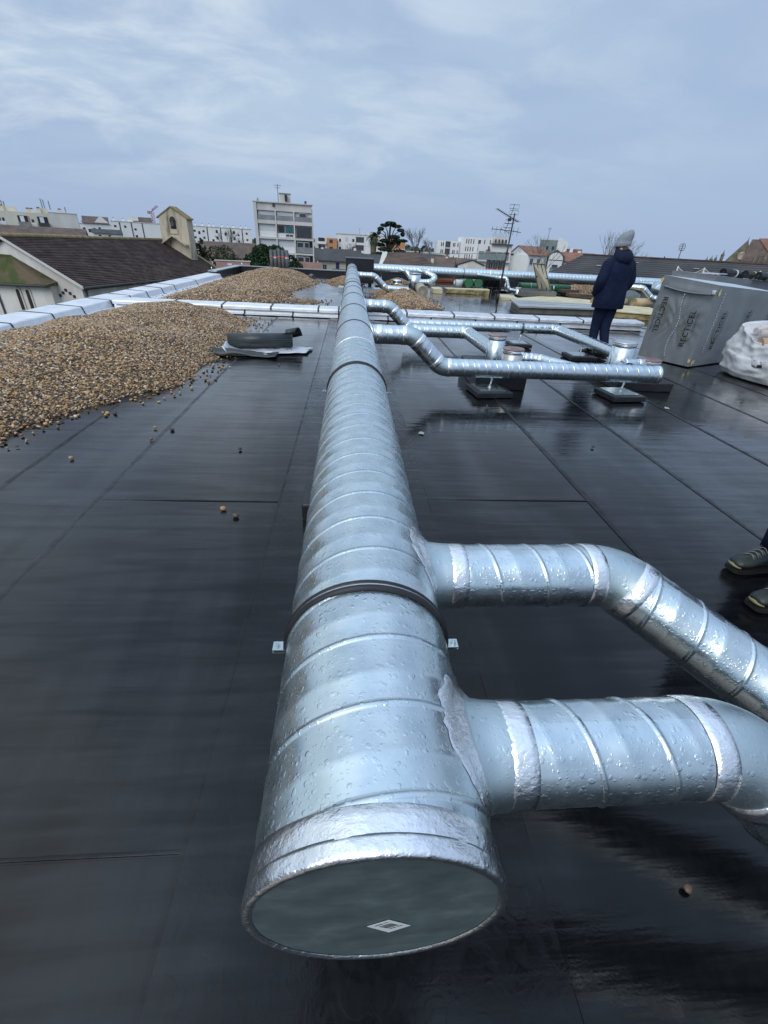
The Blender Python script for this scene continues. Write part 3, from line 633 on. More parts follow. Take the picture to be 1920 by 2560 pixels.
def add_pebbles(o, density, size, seed, points=False):
    ng = bpy.data.node_groups.new('pebble_cover','GeometryNodeTree'); N = ng.nodes; L = ng.links
    ng.interface.new_socket('Geometry', in_out='INPUT', socket_type='NodeSocketGeometry'); ng.interface.new_socket('Geometry', in_out='OUTPUT', socket_type='NodeSocketGeometry')
    gi = N.new('NodeGroupInput'); go = N.new('NodeGroupOutput')
    dp = N.new('GeometryNodeDistributePointsOnFaces'); dp.inputs['Density'].default_value = density; dp.inputs['Seed'].default_value = seed; L.new(gi.outputs[0], dp.inputs['Mesh']); mp = N.new('GeometryNodeMeshToPoints'); L.new(gi.outputs[0], mp.inputs[0])
    ico = N.new('GeometryNodeMeshIcoSphere'); ico.inputs['Radius'].default_value = 1; ico.inputs['Subdivisions'].default_value = 2
    sp = N.new('GeometryNodeSetPosition'); nz = N.new('ShaderNodeTexNoise'); nz.inputs['Scale'].default_value = 1.1; nz.inputs['Detail'].default_value = 1
    vm = N.new('ShaderNodeVectorMath'); vm.operation = 'MULTIPLY_ADD'; L.new(nz.outputs['Color'], vm.inputs[0]); vm.inputs[1].default_value = (.9,.9,.9); vm.inputs[2].default_value = (-.45,-.45,-.45)
    L.new(ico.outputs[0], sp.inputs['Geometry']); L.new(vm.outputs[0], sp.inputs['Offset'])
    ss = N.new('GeometryNodeSetShadeSmooth'); L.new(sp.outputs[0], ss.inputs[0])
    sm = N.new('GeometryNodeSetMaterial'); sm.inputs['Material'].default_value = M_peb; L.new(ss.outputs[0], sm.inputs[0])
    rr = N.new('FunctionNodeRandomValue'); rr.data_type = 'FLOAT_VECTOR'; rr.inputs[0].default_value = (-.5,-.5,0); rr.inputs[1].default_value = (.5,.5,6.28); rr.inputs['Seed'].default_value = 3
    rs = N.new('FunctionNodeRandomValue'); rs.data_type = 'FLOAT_VECTOR'; rs.inputs[0].default_value = (size*.45,size*.4,size*.3); rs.inputs[1].default_value = (size*1.6,size*1.2,size*.85); rs.inputs['Seed'].default_value = 8
    ip = N.new('GeometryNodeInstanceOnPoints'); L.new((mp if points else dp).outputs[0], ip.inputs['Points']); L.new(sm.outputs[0], ip.inputs['Instance']); L.new(rr.outputs[0], ip.inputs['Rotation']); L.new(rs.outputs[0], ip.inputs['Scale'])
    jn = N.new('GeometryNodeJoinGeometry'); L.new(ip.outputs[0], jn.inputs[0]); L.new(gi.outputs[0], jn.inputs[0]); L.new(jn.outputs[0], go.inputs[0])
    md = o.modifiers.new('pebbles','NODES'); md.node_group = ng
P1 = [(-3.2,2.6),(-2.95,3.45),(-2.92,4.2),(-2.5,4.7),(-2.05,5.4),(-1.95,6.2),(-2.05,7.3),(-1.95,8.6),(-2.0,9.9),(-2.5,10.7),(-3.5,10.9),(-4.6,10.7),(-5.05,9.6),(-5.2,8),(-5.25,5),(-5.2,2.2),(-4,2.0)]
gravel(P1, .62, .62, 'broad heap of wet brown gravel left of the duct, nearest the camera', 2900, .0148, seed=2)
P2 = [(-5.1,13.2),(-4,12.7),(-2.4,13.6),(-1.9,15),(-2.3,17),(-1.75,19.5),(-1.55,22),(-2.2,26),(-4.2,26.2),(-5.2,24),(-5.3,18)]
gravel(P2, .62, .5, 'long high heap of tan gravel beyond the kerb, below the upright rolls', 900, .022, res=.14, peak=(-3.0,21.5,1.6,.42,4), seed=5)
P3 = [(1.0,14.6),(1.5,13.5),(2.0,13.3),(2.65,14.2),(2.6,16),(2.6,17.6),(2.0,18.6),(1.1,19.4),(.85,17)]
gravel(P3, .58, .8, 'small pointed gravel heap right of the duct beyond the kerb', 1300, .02, res=.1, peak=(1.55,17,.9,.35,1.6), seed=9)
P4 = [(-1.1,22.3),(-.4,20.3),(.3,20.4),(.4,22.6),(-.2,24.3),(-.9,23.8)]
gravel(P4, .32, .7, 'low gravel heap left of the black duct box', 900, .022, res=.12, seed=11)
P5 = [(10.3,23.0),(11.2,22.4),(13.4,22.5),(13.9,24.2),(12,25),(10.6,24.6)]
gravel(P5, .55, .6, 'gravel heap under the crosswise duct between hatch lid and man', 800, .024, res=.14, seed=12)
P6 = [(-1.75,14.1),(-1.2,13.9),(-.95,14.6),(-1.3,15.1),(-1.9,15.2)]
gravel(P6, .05, .4, 'thin scatter of gravel at the foot of the long heap', 260, .02, res=.1, seed=13, bump=0)
P7 = [(1.5,23.4),(2.4,22.9),(3.0,23.8),(2.0,24.6)]
gravel(P7, .4, .7, 'gravel heap glimpsed under the left end of the crosswise duct', 800, .024, res=.14, seed=14)
# loose pebbles, each one its own object
def loose():
    bm = bmesh.new(); bmesh.ops.create_icosphere(bm, subdivisions=2, radius=1)
    for v in bm.verts: v.co += Vector((nz3(*(v.co*1.1)),nz3(*(v.co*1.1+Vector((5,0,0)))),nz3(*(v.co*1.1+Vector((0,7,0))))))*.3
    me = bpy.data.meshes.new('pebble'); bm.to_mesh(me); bm.free(); me.materials.append(M_peb)
    for p in me.polygons: p.use_smooth = True
    spots = [(x,y,.017,'loose pebble lying on the membrane between gravel heap and duct') for x,y in ((-2.17,3.31),(-1.79,4.0),(-1.62,3.95),(-1.72,3.72),(-2.37,4.36),(-2.30,4.36),(-2.36,4.30),(-1.92,5.1),(-1.95,5.0),(-1.75,5.62),(-1.68,5.7),(-1.72,5.55),(-1.85,5.3),(-.93,3.55),(-1.02,6.6))]
    spots += [(-.83,2.56,.017,'darker of two loose pebbles left of the duct foot'),(-.73,2.47,.016,'paler of two loose pebbles left of the duct foot'),(2.30,3.75,.016,'lone brown pebble on the membrane right of the duct'),(.98,.46,.013,'lone tan pebble in the wet patch under the nearest branch')]
    spots += [(-2.62+.9*random.random(),10.2+.9*random.random(),.02,'dark pebble scattered before the kerb behind the membrane roll') for k in range(16)]
    spots += [(-1.35+.9*random.random(),12.6+2.6*random.random(),.022,'pebble scattered just beyond the kerb left of the duct') for k in range(22)]
    spots += [(-2.9+random.random()*.35,3.3+random.random()*1.1,.016,'stray pebble at the near foot of the broad heap') for k in range(10)]
    for x,y,r,lab in spots:
        o = bpy.data.objects.new('pebble', me); COL.objects.link(o); o.location = (x,y,.012+r*.6); k = .8+.5*random.random()
        o.scale = (r*1.1*k,r*k,r*.72*k); o.rotation_euler = (random.random()*.4,random.random()*.4,random.random()*6)
        tag(o, lab, 'pebble', lab.replace('pebble','pebbles') if 'lone' not in lab and 'two' not in lab else None)
loose()
# tiny light scraps
M_scrap = pmat('pale_scrap', (.42,.42,.36), None, rough=.6)
for x,y,l in ((.69,4.0,'small pale torn scrap on the membrane right of the duct'),(3.86,5.02,'tiny white chip on the wet roof beside the right pad')):
    o = MB().prism([(x-.03,y,.016),(x+.02,y-.02,.016),(x+.03,y+.015,.018),(x,y+.05,.017)],(0,0,.004)).build('scrap', M_scrap, loc=(x,y,.016)); tag(o,l,'scrap')
# ================================================================ things lying on the roof
M_mem = pmat('membrane_sheet', (.020,.026,.028), (.036,.044,.046), 5, .38, 0, .05, 30, rvar=.06)
M_sheen = pmat('silver_backing', (.62,.64,.70), (.76,.78,.83), 5, .35, .35, .2, 12)
# half used roll of membrane left of the duct, on its own silvery sheet
t = thing('membrane_roll', 'part used black membrane roll resting on its crumpled silver backed offcut', 'roll', (-1.4,7.6,.012))
def roll_mesh(a, b, r, turns=5):
    a, b = Vector(a), Vector(b); mb = MB(); d, u, w = mb.frame(a, b-a); prof = []; n = turns*20
    out = [(u*cos(2*pi*i/20)+w*sin(2*pi*i/20))*(r*(.35+.65*i/n)) for i in range(n+1)]
    vs = [a+o for o in out]+[b+o for o in out]; m = n+1
    mb.add(vs, [(i,i+1,m+i+1,m+i) for i in range(n)], 0, True)
    mb.lathe(a+d*.012, d, [(0,r*.99),((b-a).length-.024,r*.99)], 40)
    return mb
rb = Vector((-.95,7.70,.150)); ra = Vector((-1.93,7.48,.150))
roll_mesh(ra, rb, .115).build('roll', M_mem, t, fix=False)
tail = []
for i in range(9):
    a = -.6+i*.24
    tail.append((.118+.018*i)*Vector((0,-cos(a+1.9),sin(a+1.9))))
dx = (rb-ra).normalized()
vs = [rb-dx*.10+q for q in tail]+[rb+dx*(.05+.012*i)+q*1.05+Vector((0,0,.02*i*.3)) for i,q in enumerate(tail)]
o = MB().add(vs,[(i,i+1,10+i,9+i) for i in range(8)],0,True).build('loose_end', M_mem, t, fix=False); m = o.modifiers.new('t','SOLIDIFY'); m.thickness = .006
def under(x, y):
    return .03+.035*max(0,nz3(x*2.4,y*2.4,4))+.012*nz3(x*9,y*9,1)
o = sheet(-1.90,-.66,7.14,7.72,24,16,lambda x,y: under(x,y)+(.12*max(0,(-1.72-x)/.18)**2 if x < -1.72 else 0)); vs = []
for v in o.v:
    x,y,z = v; k = (x+1.90)/1.24; vs.append((x+.08*(y-7.5)+.05*nz3(y*3,x,2), y+.10*k-.08*sin(k*5)*(1-k)+.03*nz3(x*4,y,7)+.22*(k-.5)*(y<7.5), z))
o.v = vs; o = o.build('silver_sheet', M_sheen, t, fix=False); m = o.modifiers.new('t','SOLIDIFY'); m.thickness = .006
for (cx,cy,w,h,s) in ((-1.62,7.93,.15,.20,1),(-1.48,7.92,.11,.18,-1)):
    MB().prism([(cx-w*.7,cy,.06),(cx+w*.6,cy+.05,.06),(cx+w*.1*s,cy+.04,.1+h)],(.004,.006,0)).build('foil_flap', M_sheen, t)
o = sheet(-2.06,-1.12,6.98,7.34,26,12,lambda x,y: .035+.085*max(0,sin((y-6.98)*15+2*nz3(x*2,y,1)))*max(.1,min(1,(-1.15-x)/.5))+.03*nz3(x*5,y*5,3)); o.v = [(x,y+.12*(-1.55-x)*.3,z) for x,y,z in o.v]
o = o.build('crumpled_edge', M_mem, t, fix=False); m = o.modifiers.new('t','SOLIDIFY'); m.thickness = .008
MB().add([(-1.31,7.09,.072),(-1.20,7.11,.072),(-1.19,7.17,.075),(-1.30,7.15,.075)],[(0,1,2,3)]).build('paper_label', pmat('tag_paper',(.7,.72,.72),None), t)
def black_roll(a, b, r, label, tapes=(), mat=None, group=None):
    t = thing('membrane_roll', label, 'roll', a, group)
    roll_mesh(a, b, r, 4).build('roll', mat or M_black, t, fix=False); a, b = Vector(a), Vector(b); d = (b-a).normalized(); L = (b-a).length
    for f, m in tapes: MB().lathe(a+d*(L*f-.03), d, [(0,r+.001),(.001,r+.004),(.059,r+.004),(.06,r+.001)],24,0,True,False,False).build('wrap_tape', m, t)
    return t
M_otape = pmat('orange_tape', (.50,.12,.06), None, rough=.5); M_wtape = pmat('white_tape', (.72,.73,.75), None, rough=.5); M_ytape = pmat('yellow_tape', (.55,.43,.10), None)
M_grol = pmat('grey_roll', (.075,.08,.085), (.11,.115,.12), 8, .5); M_kraft = pmat('tan_board', (.42,.31,.16), (.55,.42,.25), 5, .6)
W5 = ['first from the left','second from the left','middle one','second from the right','rightmost']
for i in range(5):
    x = -3.88+.185*i
    black_roll((x,25.2,.02),(x,25.25+.1*i*0,1.10),.088,'upright grey membrane roll above the long gravel heap, '+W5[i]+' of five',((.72,M_otape),(.06,M_otape))+(((.69,M_wtape),) if i in (1,4) else ()),M_grol,'upright rolls above the long heap')
W4 = ['leftmost','second from the left','second from the right','rightmost']
for i in range(4):
    x = 6.62+.235*i
    black_roll((x,24.0,.02),(x,24.05,1.18),.11,'upright black roll with red tape behind the crosswise duct, '+W4[i]+' of four',((.66,M_otape),),M_black,'upright black rolls behind the crosswise duct')
black_roll((-1.92,24.3,.1),(-1.72,23.4,.1),.1,'short dark roll lying by the far roof edge left of the duct',(),M_grol)
M_green = pmat('green_wrap', (.05,.19,.085), (.08,.26,.12), 3, .45); 
for (a,b,l) in (((5.42,22.5,.23),(5.55,24.2,.23),'left of two green wrapped tubes seen end on under the crosswise duct'),((5.86,22.45,.25),(6.0,24.2,.25),'right of two green wrapped tubes seen end on under the crosswise duct')):
    t = thing('green_tube', l, 'tube', a); MB().cyl(a,b,.19,seg=28).build('tube', M_green, t)
    a = Vector(a); MB().lathe(a,Vector(b)-a,[(-.01,.19),(-.012,.205),(.05,.205),(.05,.19)],28,0,True,False,False).build('end_rim', M_rubber, t)
t = thing('green_tube', 'long green tube lying sideways behind the open hatch', 'tube', (8.2,22.3,.2)); MB().cyl((7.62,22.1,.2),(10.0,22.0,.2),.19,seg=28).build('tube', M_green, t)
MB().lathe((7.6,22.1,.2),(1,-.04,0),[(0,.185),(0,.20),(.06,.20),(.06,.19)],28,0,True,False,False).build('end_rim', M_rubber, t)
for x in (8.15,8.8): MB().lathe((x,22.08-.04*(x-7.6),.2),(1,-.04+.25*(x>8.5),0),[(0,.191),(0,.195),(.03,.195),(.03,.191)],28,0,True,False,False).build('strap', M_wtape, t)
t = thing('timber_heap', 'untidy heap of reddish planks under the crosswise duct', 'timber', (4.4,23,0)); M_red = pmat('red_timber', (.24,.075,.03), (.36,.13,.06), 6, .7, stretch=(.3,1,1))
for i in range(13):
    a = random.uniform(-.35,.35); MB().box((4.35+random.uniform(-.35,.35),23+random.uniform(-.4,.3),.06+.033*i),(random.uniform(.9,1.5),.1,.03),a).build('plank', M_red, t)
t = thing('waste_sack', 'white plastic sack beside the reddish planks', 'sack', (3.75,22.7,0)); mb = MB()
mb.rings([[(3.72+(.24-.05*abs(k-1.5))*cos(2*pi*j/14)*(1-.12*k)+.04*nz3(j,k),22.7+(.2)*sin(2*pi*j/14),.012+.1*k) for j in range(14)] for k in range(5)]); mb.build('sack', M_wtape, t)
o = MB().rings([[(4.98+.15*cos(2*pi*j/18)*(1+.1*k),22.6+.15*sin(2*pi*j/18)*(1+.1*k),.01+.17*k) for j in range(18)] for k in range(3)]).build('bucket', M_wtape, loc=(4.98,22.6,.01)); tag(o,'white and blue bucket between planks and green tubes','bucket')
t = thing('sono_tube', 'mud stained insulation roll lying at the gravel heap edge', 'roll', (2.75,18.6,.2)); M_mud = pmat('muddy_wrap', (.38,.37,.33), (.34,.25,.10), 2.2, .6, lo=.4, hi=.62)
roll_mesh((2.55,17.3,.19),(2.72,19.4,.19),.19,5).build('roll', M_mud, t, fix=False)
for i,(p,r,q) in enumerate((((8.95,17.5,.13),.13,(9.6,17.7,.13)),((9.75,17.4,.12),.16,(10.2,17.55,.14)),((10.3,17.1,.17),.17,(11.0,17.3,.17)))):
    t = thing('insulation_roll', ('tan insulation roll lying left of the man in the coat','tan insulation roll lying right of the man in the coat','crumpled tan bundle beside the wrapped pack')[i], 'roll', p)
    roll_mesh(p,q,r,4).build('roll', M_kraft, t, fix=False)
# mast with aerials
t = thing('aerial_mast', 'tall dark mast with several television aerials standing on the wet roof', 'aerial', (5.31,17.36,0)); M_dark = pmat('weathered_iron', (.045,.035,.035), (.08,.06,.055), 6, .6, .3)
MB().cyl((5.31,17.36,0),(5.42,17.36,2.66),.032,.022,10).cyl((5.31,17.36,.01),(5.31,17.36,.25),.05,seg=10).build('pole', M_dark, t)
def yagi(c, d, L, w, n, up=(0,0,1)):
    c, d = Vector(c), Vector(d).normalized(); up = Vector(up); s = d.cross(up).normalized(); mb = MB().cyl(c-d*L*.3,c+d*L*.7,.011,seg=6)
    for i in range(n):
        p = c+d*(-.28+.96*i/(n-1))*L; k = w*(1-.35*i/(n-1)); mb.cyl(p-s*k/2,p+s*k/2,.006,seg=5)
    return mb
yagi((5.35,17.36,2.52),(-.9,-.25,.33),.95,.34,14).box((5.27,17.34,2.47),(.1,.08,.08)).build('slanted_aerial', M_dark, t)
mb = MB()
for k,(z,x) in enumerate(((2.83,5.36),(2.67,5.37),(2.42,5.29),(2.30,5.24))):
    w, hh = .30,.11; P = [(x-w/2,17.3,z-hh/2),(x+w/2,17.3,z-hh/2),(x+w/2,17.3,z+hh/2),(x-w/2,17.3,z+hh/2)]; mb.tube(P,.007,6,closed=True)
mb.cyl((5.20,17.33,2.2),(5.36,17.33,2.9),.009,seg=6); mb.build('grid_aerial', M_dark, t)
yagi((5.36,17.36,2.16),(-.98,.1,.05),.9,.25,7,(0,1,0)).cyl((5.36,17.36,2.16),(5.72,17.3,2.13),.010,seg=6).cyl((5.0,17.3,2.21),(5.35,17.3,2.09),.008,seg=6).build('long_aerial', M_dark, t)
MB().cyl((5.37,17.36,1.5),(5.6,17.3,1.49),.01,seg=6).box((5.55,17.3,1.48),(.10,.02,.06)).cyl((5.37,17.36,1.48),(5.37,17.36,1.56),.045,seg=10).build('side_bracket', M_dark, t)
MB().tube([(5.30,17.36,1.5),(3.9,20,1.38),(2.6,24,1.30),(1.0,40,1.4)],.007,5).build('cable', M_dark, t)
# flat skylight curb, insulation boards, hatch
M_grey = pmat('grey_coated_board', (.30,.32,.33), (.40,.42,.43), 1.5, .4, 0, .05, 8, rvar=.12, stretch=(1,3,1)); M_conc = pmat('damp_concrete', (.12,.12,.105), (.20,.195,.17), 4, .6)
t = thing('skylight_curb', 'flat grey covered curb lying between mast and kerb', 'curb', (6.5,15.2,0))
def poly_box(poly, z0, z1): return MB().prism([(x,y,z0) for x,y in poly],(0,0,z1-z0))
poly_box([(5.0,13.95),(8.0,14.3),(8.05,15.4),(5.35,15.9)],.012,.17).build('frame', M_conc, t)
poly_box([(4.92,13.88),(8.08,14.24),(8.12,15.45),(5.3,15.98)],.172,.215).build('cover', M_grey, t)
MB().span((5.1,14.7,.2155),(8.05,14.72,.219)).span((5.2,15.2,.2155),(8.05,15.22,.219)).build('joint', M_joint, t)
M_pir = pmat('insulation_foam', (.42,.34,.18), (.62,.58,.44), 2.2, .75, 0, .1, 20, lo=.32, hi=.62, c3=(.56,.49,.30)); M_pirb = pmat('mossy_foam_edge', (.16,.12,.05), (.44,.36,.18), 5, .85, lo=.38, hi=.6)
def board(poly, h, label, m=None, z0=.012):
    o = poly_box(poly, z0, z0+h).build('insulation_board', m or M_pir, loc=(poly[0][0],poly[0][1],z0)); tag(o,label,'board')
board([(7.85,14.0),(9.4,13.35),(9.9,14.9),(8.4,15.6)],.15,'thick mossy edged foam board in front of the man and beside the wrapped pack',M_pirb)
board([(7.8,13.98),(9.42,13.3),(10.0,15.6),(8.3,16.2)],.025,'pale top sheet of foam lying on the mossy edged board',M_pir,.164)
board([(8.15,15.66),(9.2,16.3),(9.9,18.5),(8.2,19.9),(6.0,17.9),(6.2,16.6)],.06,'broad area of yellowish insulation boards around the hatch')
board([(3.9,19.6),(5.7,19.9),(5.75,20.3),(3.9,20.05)],.13,'long narrow yellow foam strip on the wet roof left of the mast',M_pirb)
board([(3.86,19.62),(5.72,19.93),(5.78,20.5),(3.86,20.1)],.03,'pale cover sheet on the narrow foam strip',M_pir,.145)
board([(3.25,19.2),(3.6,19.1),(3.7,20.2),(3.3,20.3)],.16,'small cut piece of yellow foam beside the gravel heap')
board([(5.6,17.9),(6.1,17.6),(6.4,18.9),(5.9,19.2)],.09,'foam piece right behind the mast foot')
t = thing('roof_hatch', 'open roof hatch with a pale ribbed lid standing upright', 'hatch', (7.8,20,0)); M_lid = pmat('weathered_lid', (.38,.35,.26), (.47,.44,.34), 2, .6, .1)
MB().span((6.9,19.45,.03),(8.35,20.75,.25)).build('curb', M_conc, t)
MB().span((7.05,19.6,.252),(8.2,20.6,.27)).build('opening', M_joint, t)
lid = [Vector(p) for p in ((8.0,20.68,.24),(8.52,20.3,.12),(8.06,20.6,1.2),(7.54,20.6,1.21))]
MB().prism([lid[0],lid[1],lid[2],lid[3]],(.03,.06,.0)).build('lid', M_lid, t)
mb = MB(); L_ = lambda u,v: (lid[0]*(1-u)+lid[1]*u)*(1-v)+(lid[3]*(1-u)+lid[2]*u)*v+Vector((-.01,-.03,0))
for u in (.04,.36,.68,.96): mb.tube([L_(u,.01),L_(u,.98)],.014,6)
for v in (.02,.5,.98): mb.tube([L_(.02,v),L_(.98,v)],.014,6)
mb.tube([L_(.7,.08),L_(.72,.5),L_(.68,.66),L_(.64,.6)],.012,6); mb.tube([L_(.9,.05),L_(.72,.5)],.010,6)
mb.build('rib', M_dark, t)
for i,(a,b,d,l) in enumerate((((9.4,20.9,.08),(10.9,20.3,.08),.12,'dark plank lying left of the gravel under the crosswise duct'),((10.4,20.2,.1),(11.3,20.0,.1),.14,'brown plank end left of the man'),((9.3,21.3,.16),(10.2,21.6,.2),.1,'dark board leaning on the gravel by the hatch lid'))):
    a, b = Vector(a), Vector(b); d_ = b-a; o = MB().box((a+b)/2,(d_.length,.3,d),atan2(d_.y,d_.x)).build('plank', pmat('wet_wood%d'%i,(.05,.035,.03),(.14,.085,.05),4,.5,stretch=(.4,2,1)), loc=a); tag(o,l,'plank')
o = MB().prism([(2.0,13.4,.03),(2.55,13.35,.03),(2.6,13.5,.05),(2.05,13.55,.05)],(0,0,.03)).build('dark_strip', M_rubber, loc=(2.3,13.45,.03)); tag(o,'short black strip at the foot of the small gravel heap','strip')
# round ducts beyond the man
t = run('branch_duct','fat pipe end turning open behind the man in the coat',[(13.6,21.2,.55),(12.6,19.6,.55),(12.75,18.6,.45)],.2,.16,M_galv,M_elbow,amp=.4,first_tape=False)
MB().lathe((12.75,18.59,.45),(-.12,.98,.05),[(0,.19),(.02,.19),(.25,.001)],32,0,True,False,False).build('dark_mouth', M_rubber, t)
run('branch_duct','thin pipe bending down beside the man onto a low unit',[(10.0,17.6,.66),(10.6,17.3,.66),(11.0,17.2,.34),(12.6,17.0,.30)],.1,.08,M_galv,M_elbow,amp=.4)
t = thing('duct_silencer', 'grey tapered metal unit right of the man', 'duct unit', (10.6,17.8,.02))
MB().prism([(10.25,17.9,.03),(10.9,17.8,.03),(10.9,17.8,.40),(10.55,17.85,.58),(10.25,17.9,.58)],(.15,.8,0)).build('casing', M_elbow, t)
# barrier net
t = thing('barrier_net', 'sagging light mesh net between thin posts behind the wrapped pack', 'net', (11.2,15.7,0)); M_net = pmat('net_cord', (.55,.55,.52), None)
pts = [(10.75,15.95),(11.35,15.5),(12.0,15.05),(12.6,14.7)]
for (x,y) in pts: MB().cyl((x,y,.012),(x,y,1.42),.022,seg=8).build('post', M_net, t)
mb = MB()
for (x1,y1),(x2,y2) in zip(pts[:-1],pts[1:]):
    T = lambda u: 1.40-.17*4*u*(1-u)
    mb.tube([(x1+(x2-x1)*i/12,y1+(y2-y1)*i/12,T(i/12)) for i in range(13)],.010,5)
    for i in range(1,14): u = i/14; mb.tube([(x1+(x2-x1)*u,y1+(y2-y1)*u,T(u)),(x1+(x2-x1)*(u*.96+.02),y1+(y2-y1)*(u*.96+.02),.75)],.0035,4)
    for k in range(1,9): mb.tube([(x1+(x2-x1)*i/8,y1+(y2-y1)*i/8,T(i/8)-.07*k) for i in range(9)],.0035,4)
mb.build('mesh', M_net, t)
# ================================================================ wrapped insulation packs
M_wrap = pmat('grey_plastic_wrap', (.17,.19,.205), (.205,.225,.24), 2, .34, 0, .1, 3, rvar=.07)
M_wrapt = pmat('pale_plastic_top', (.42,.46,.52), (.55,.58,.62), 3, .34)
M_ink = pmat('dark_print', (.006,.007,.014), None, rough=.9, spec=.05); M_inkg = pmat('faint_grey_print', (.07,.08,.09), None, rough=.9, spec=.1); M_inky = pmat('faint_olive_print', (.17,.175,.11), None, rough=.5)
def text(body, size, O, R, U, mat, parent, name='print', shear=0, ext=.0008, space=1.0):
    cu = bpy.data.curves.new(name,'FONT'); cu.body = body; cu.size = size; cu.shear = shear; cu.extrude = ext; cu.align_x = 'LEFT'; cu.space_character = space
    o = bpy.data.objects.new(name,cu); COL.objects.link(o); dg = bpy.context.evaluated_depsgraph_get(); me = bpy.data.meshes.new_from_object(o.evaluated_get(dg)); bpy.data.objects.remove(o)
    o = bpy.data.objects.new(name,me); me.materials.clear(); me.materials.append(mat); COL.objects.link(o)
    R = Vector(R).normalized(); U = Vector(U).normalized(); n = R.cross(U)
    base = Vector((0,0,0)); q = parent
    while q is not None: base += q.location; q = q.parent
    P = Vector(O)-base
    o.matrix_local = Matrix(((R.x,U.x,n.x,P.x),(R.y,U.y,n.y,P.y),(R.z,U.z,n.z,P.z),(0,0,0,1))); o.parent = parent; o.matrix_parent_inverse = Matrix()
    return o
def logo(parent, O, R, U, n, s=1.0):
    O, R, U, n = map(Vector,(O,R,U,n))
    text('RECTiCEL', .155*s, O+n*.004, R, U, M_ink, parent, 'brand_print', space=1.08)
    text('INSULATION', .062*s, O-U*.085*s+R*.32*s+n*.004, R, U, M_inkg, parent, 'sub_print')
    mb = MB(); c = O+R*.42*s+U*.03*s; vs = []; m = 40
    for i in range(m+1):
        a = radians(20+250*i/m); w = .016*s*sin(pi*i/m)
        for k in (-1,1): vs.append(c+(R*cos(a)*(.27*s+k*w)+U*sin(a)*(.15*s+k*w))+n*.003)
    mb.add(vs,[(2*i,2*i+1,2*i+3,2*i+2) for i in range(m)]); mb.build('ring_print', M_inky, parent, fix=False)
def pack(B, m_, LL, W, h0, h1, label, prints=True):
    B = Vector(B); m_ = Vector(m_).normalized(); w_ = Vector((-m_.y,m_.x,0)); Z = Vector((0,0,1))
    t = thing('wrapped_pack', label, 'insulation pack', (*B.xy,0.012))
    mb = MB(); nu, nv = 46, 30
    def face(O, A, lenA, n, hA, hB, wr):
        vs = []
        for j in range(nv+1):
            for i in range(nu+1):
                u, v = i/nu, j/nv; p = O+A*(lenA*u)+Z*(.012+(hA+(hB-hA)*u-.012)*v)
                e = min(u,1-u,v,1-v); k = min(1,e*12)
                d = .010*nz3(p.x*2.2,p.y*2.2,p.z*2.2)
                if wr:   # gathered wrap: creases fanning from the middle seam
                    x, y = u-.5, v-.52; r_ = sqrt(x*x*.8+y*y*1.6)
                    an = atan2(y*1.3,x); d += .020*math.exp(-(r_/.33)**2)*sin(an*17+3*nz3(an,r_*3))*min(1,r_*9)
                    d += .012*math.exp(-((v-.1)/.12)**2)*sin(u*26+8*v)+.030*math.exp(-((v-.885)/.025)**2)*(u>.04)*(u<.86)-.012*math.exp(-((v-.80)/.05)**2)
                    d += .006*math.exp(-((u-.48-.02*sin(v*9))/.03)**2)
                else: d += .005*nz3(p.x*1.1,p.y*1.1,p.z*7)
                q = p+n*(d*k)
                if e == 0: q = p+n*0
                vs.append(q)
        mb.add(vs,[(j*(nu+1)+i,j*(nu+1)+i+1,(j+1)*(nu+1)+i+1,(j+1)*(nu+1)+i) for j in range(nv) for i in range(nu)],0,True)
    face(B, w_, W, -m_, h0, h1, True); face(B, m_, LL, -w_, h0, h0-.12, False)
    face(B+w_*W, m_, LL, w_, h1, h1-.12, False); face(B+m_*LL, w_, W, m_, h0-.12, h1-.12, False)
    mb.build('body', M_wrap, t)
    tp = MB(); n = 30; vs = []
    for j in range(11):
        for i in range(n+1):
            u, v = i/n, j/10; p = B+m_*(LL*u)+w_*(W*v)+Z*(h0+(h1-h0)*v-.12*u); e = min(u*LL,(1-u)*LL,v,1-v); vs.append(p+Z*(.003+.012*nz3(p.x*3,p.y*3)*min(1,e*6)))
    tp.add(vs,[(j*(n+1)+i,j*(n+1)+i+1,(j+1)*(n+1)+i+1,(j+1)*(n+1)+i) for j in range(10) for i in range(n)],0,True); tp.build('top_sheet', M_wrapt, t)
    return t, B, m_, w_, Z
PB = (5.76,7.37,.012); PM = (.891,.454,0)
pk, B, m_, w_, Z = pack(PB, PM, 2.4, .934, 1.25, 1.335, 'large grey plastic wrapped insulation pack with printed lettering, nearest the bag')
# left face prints: one reading upwards, one reading downwards near the far edge
up = Vector((0,0,1))
logo(pk, B+w_*.19+up*.30-m_*.030, up, w_, -m_, .80)
logo(pk, B+w_*.80+up*1.02-m_*.030, -up, -w_, -m_, .80)
for u in (.50,1.36,2.2): logo(pk, B+m_*u+up*.27-w_*.018, up, -m_, -w_, .86)
M_pirt = pmat('torn_wrap_foam', (.62,.45,.20), (.72,.58,.34), 10, .7)
fl = MB()
for i in range(13):
    u = i/12; a = B+w_*(.93*(.06+.86*u))+Z*(1.135+.055*u-.03*sin(pi*u)); fl.add([a-m_*.004,a-m_*(.035+.02*sin(pi*u))+Z*(-.012),a-m_*(.03)-Z*(.028),a-m_*.004-Z*.02],[])
k = 4; fl.f = [(i*k+j,i*k+(j+1),(i+1)*k+j+1,(i+1)*k+j) for i in range(12) for j in range(3)]; fl.mi = [0]*len(fl.f); fl.sm = [True]*len(fl.f)
fl.build('folded_flap', M_wrap, pk)
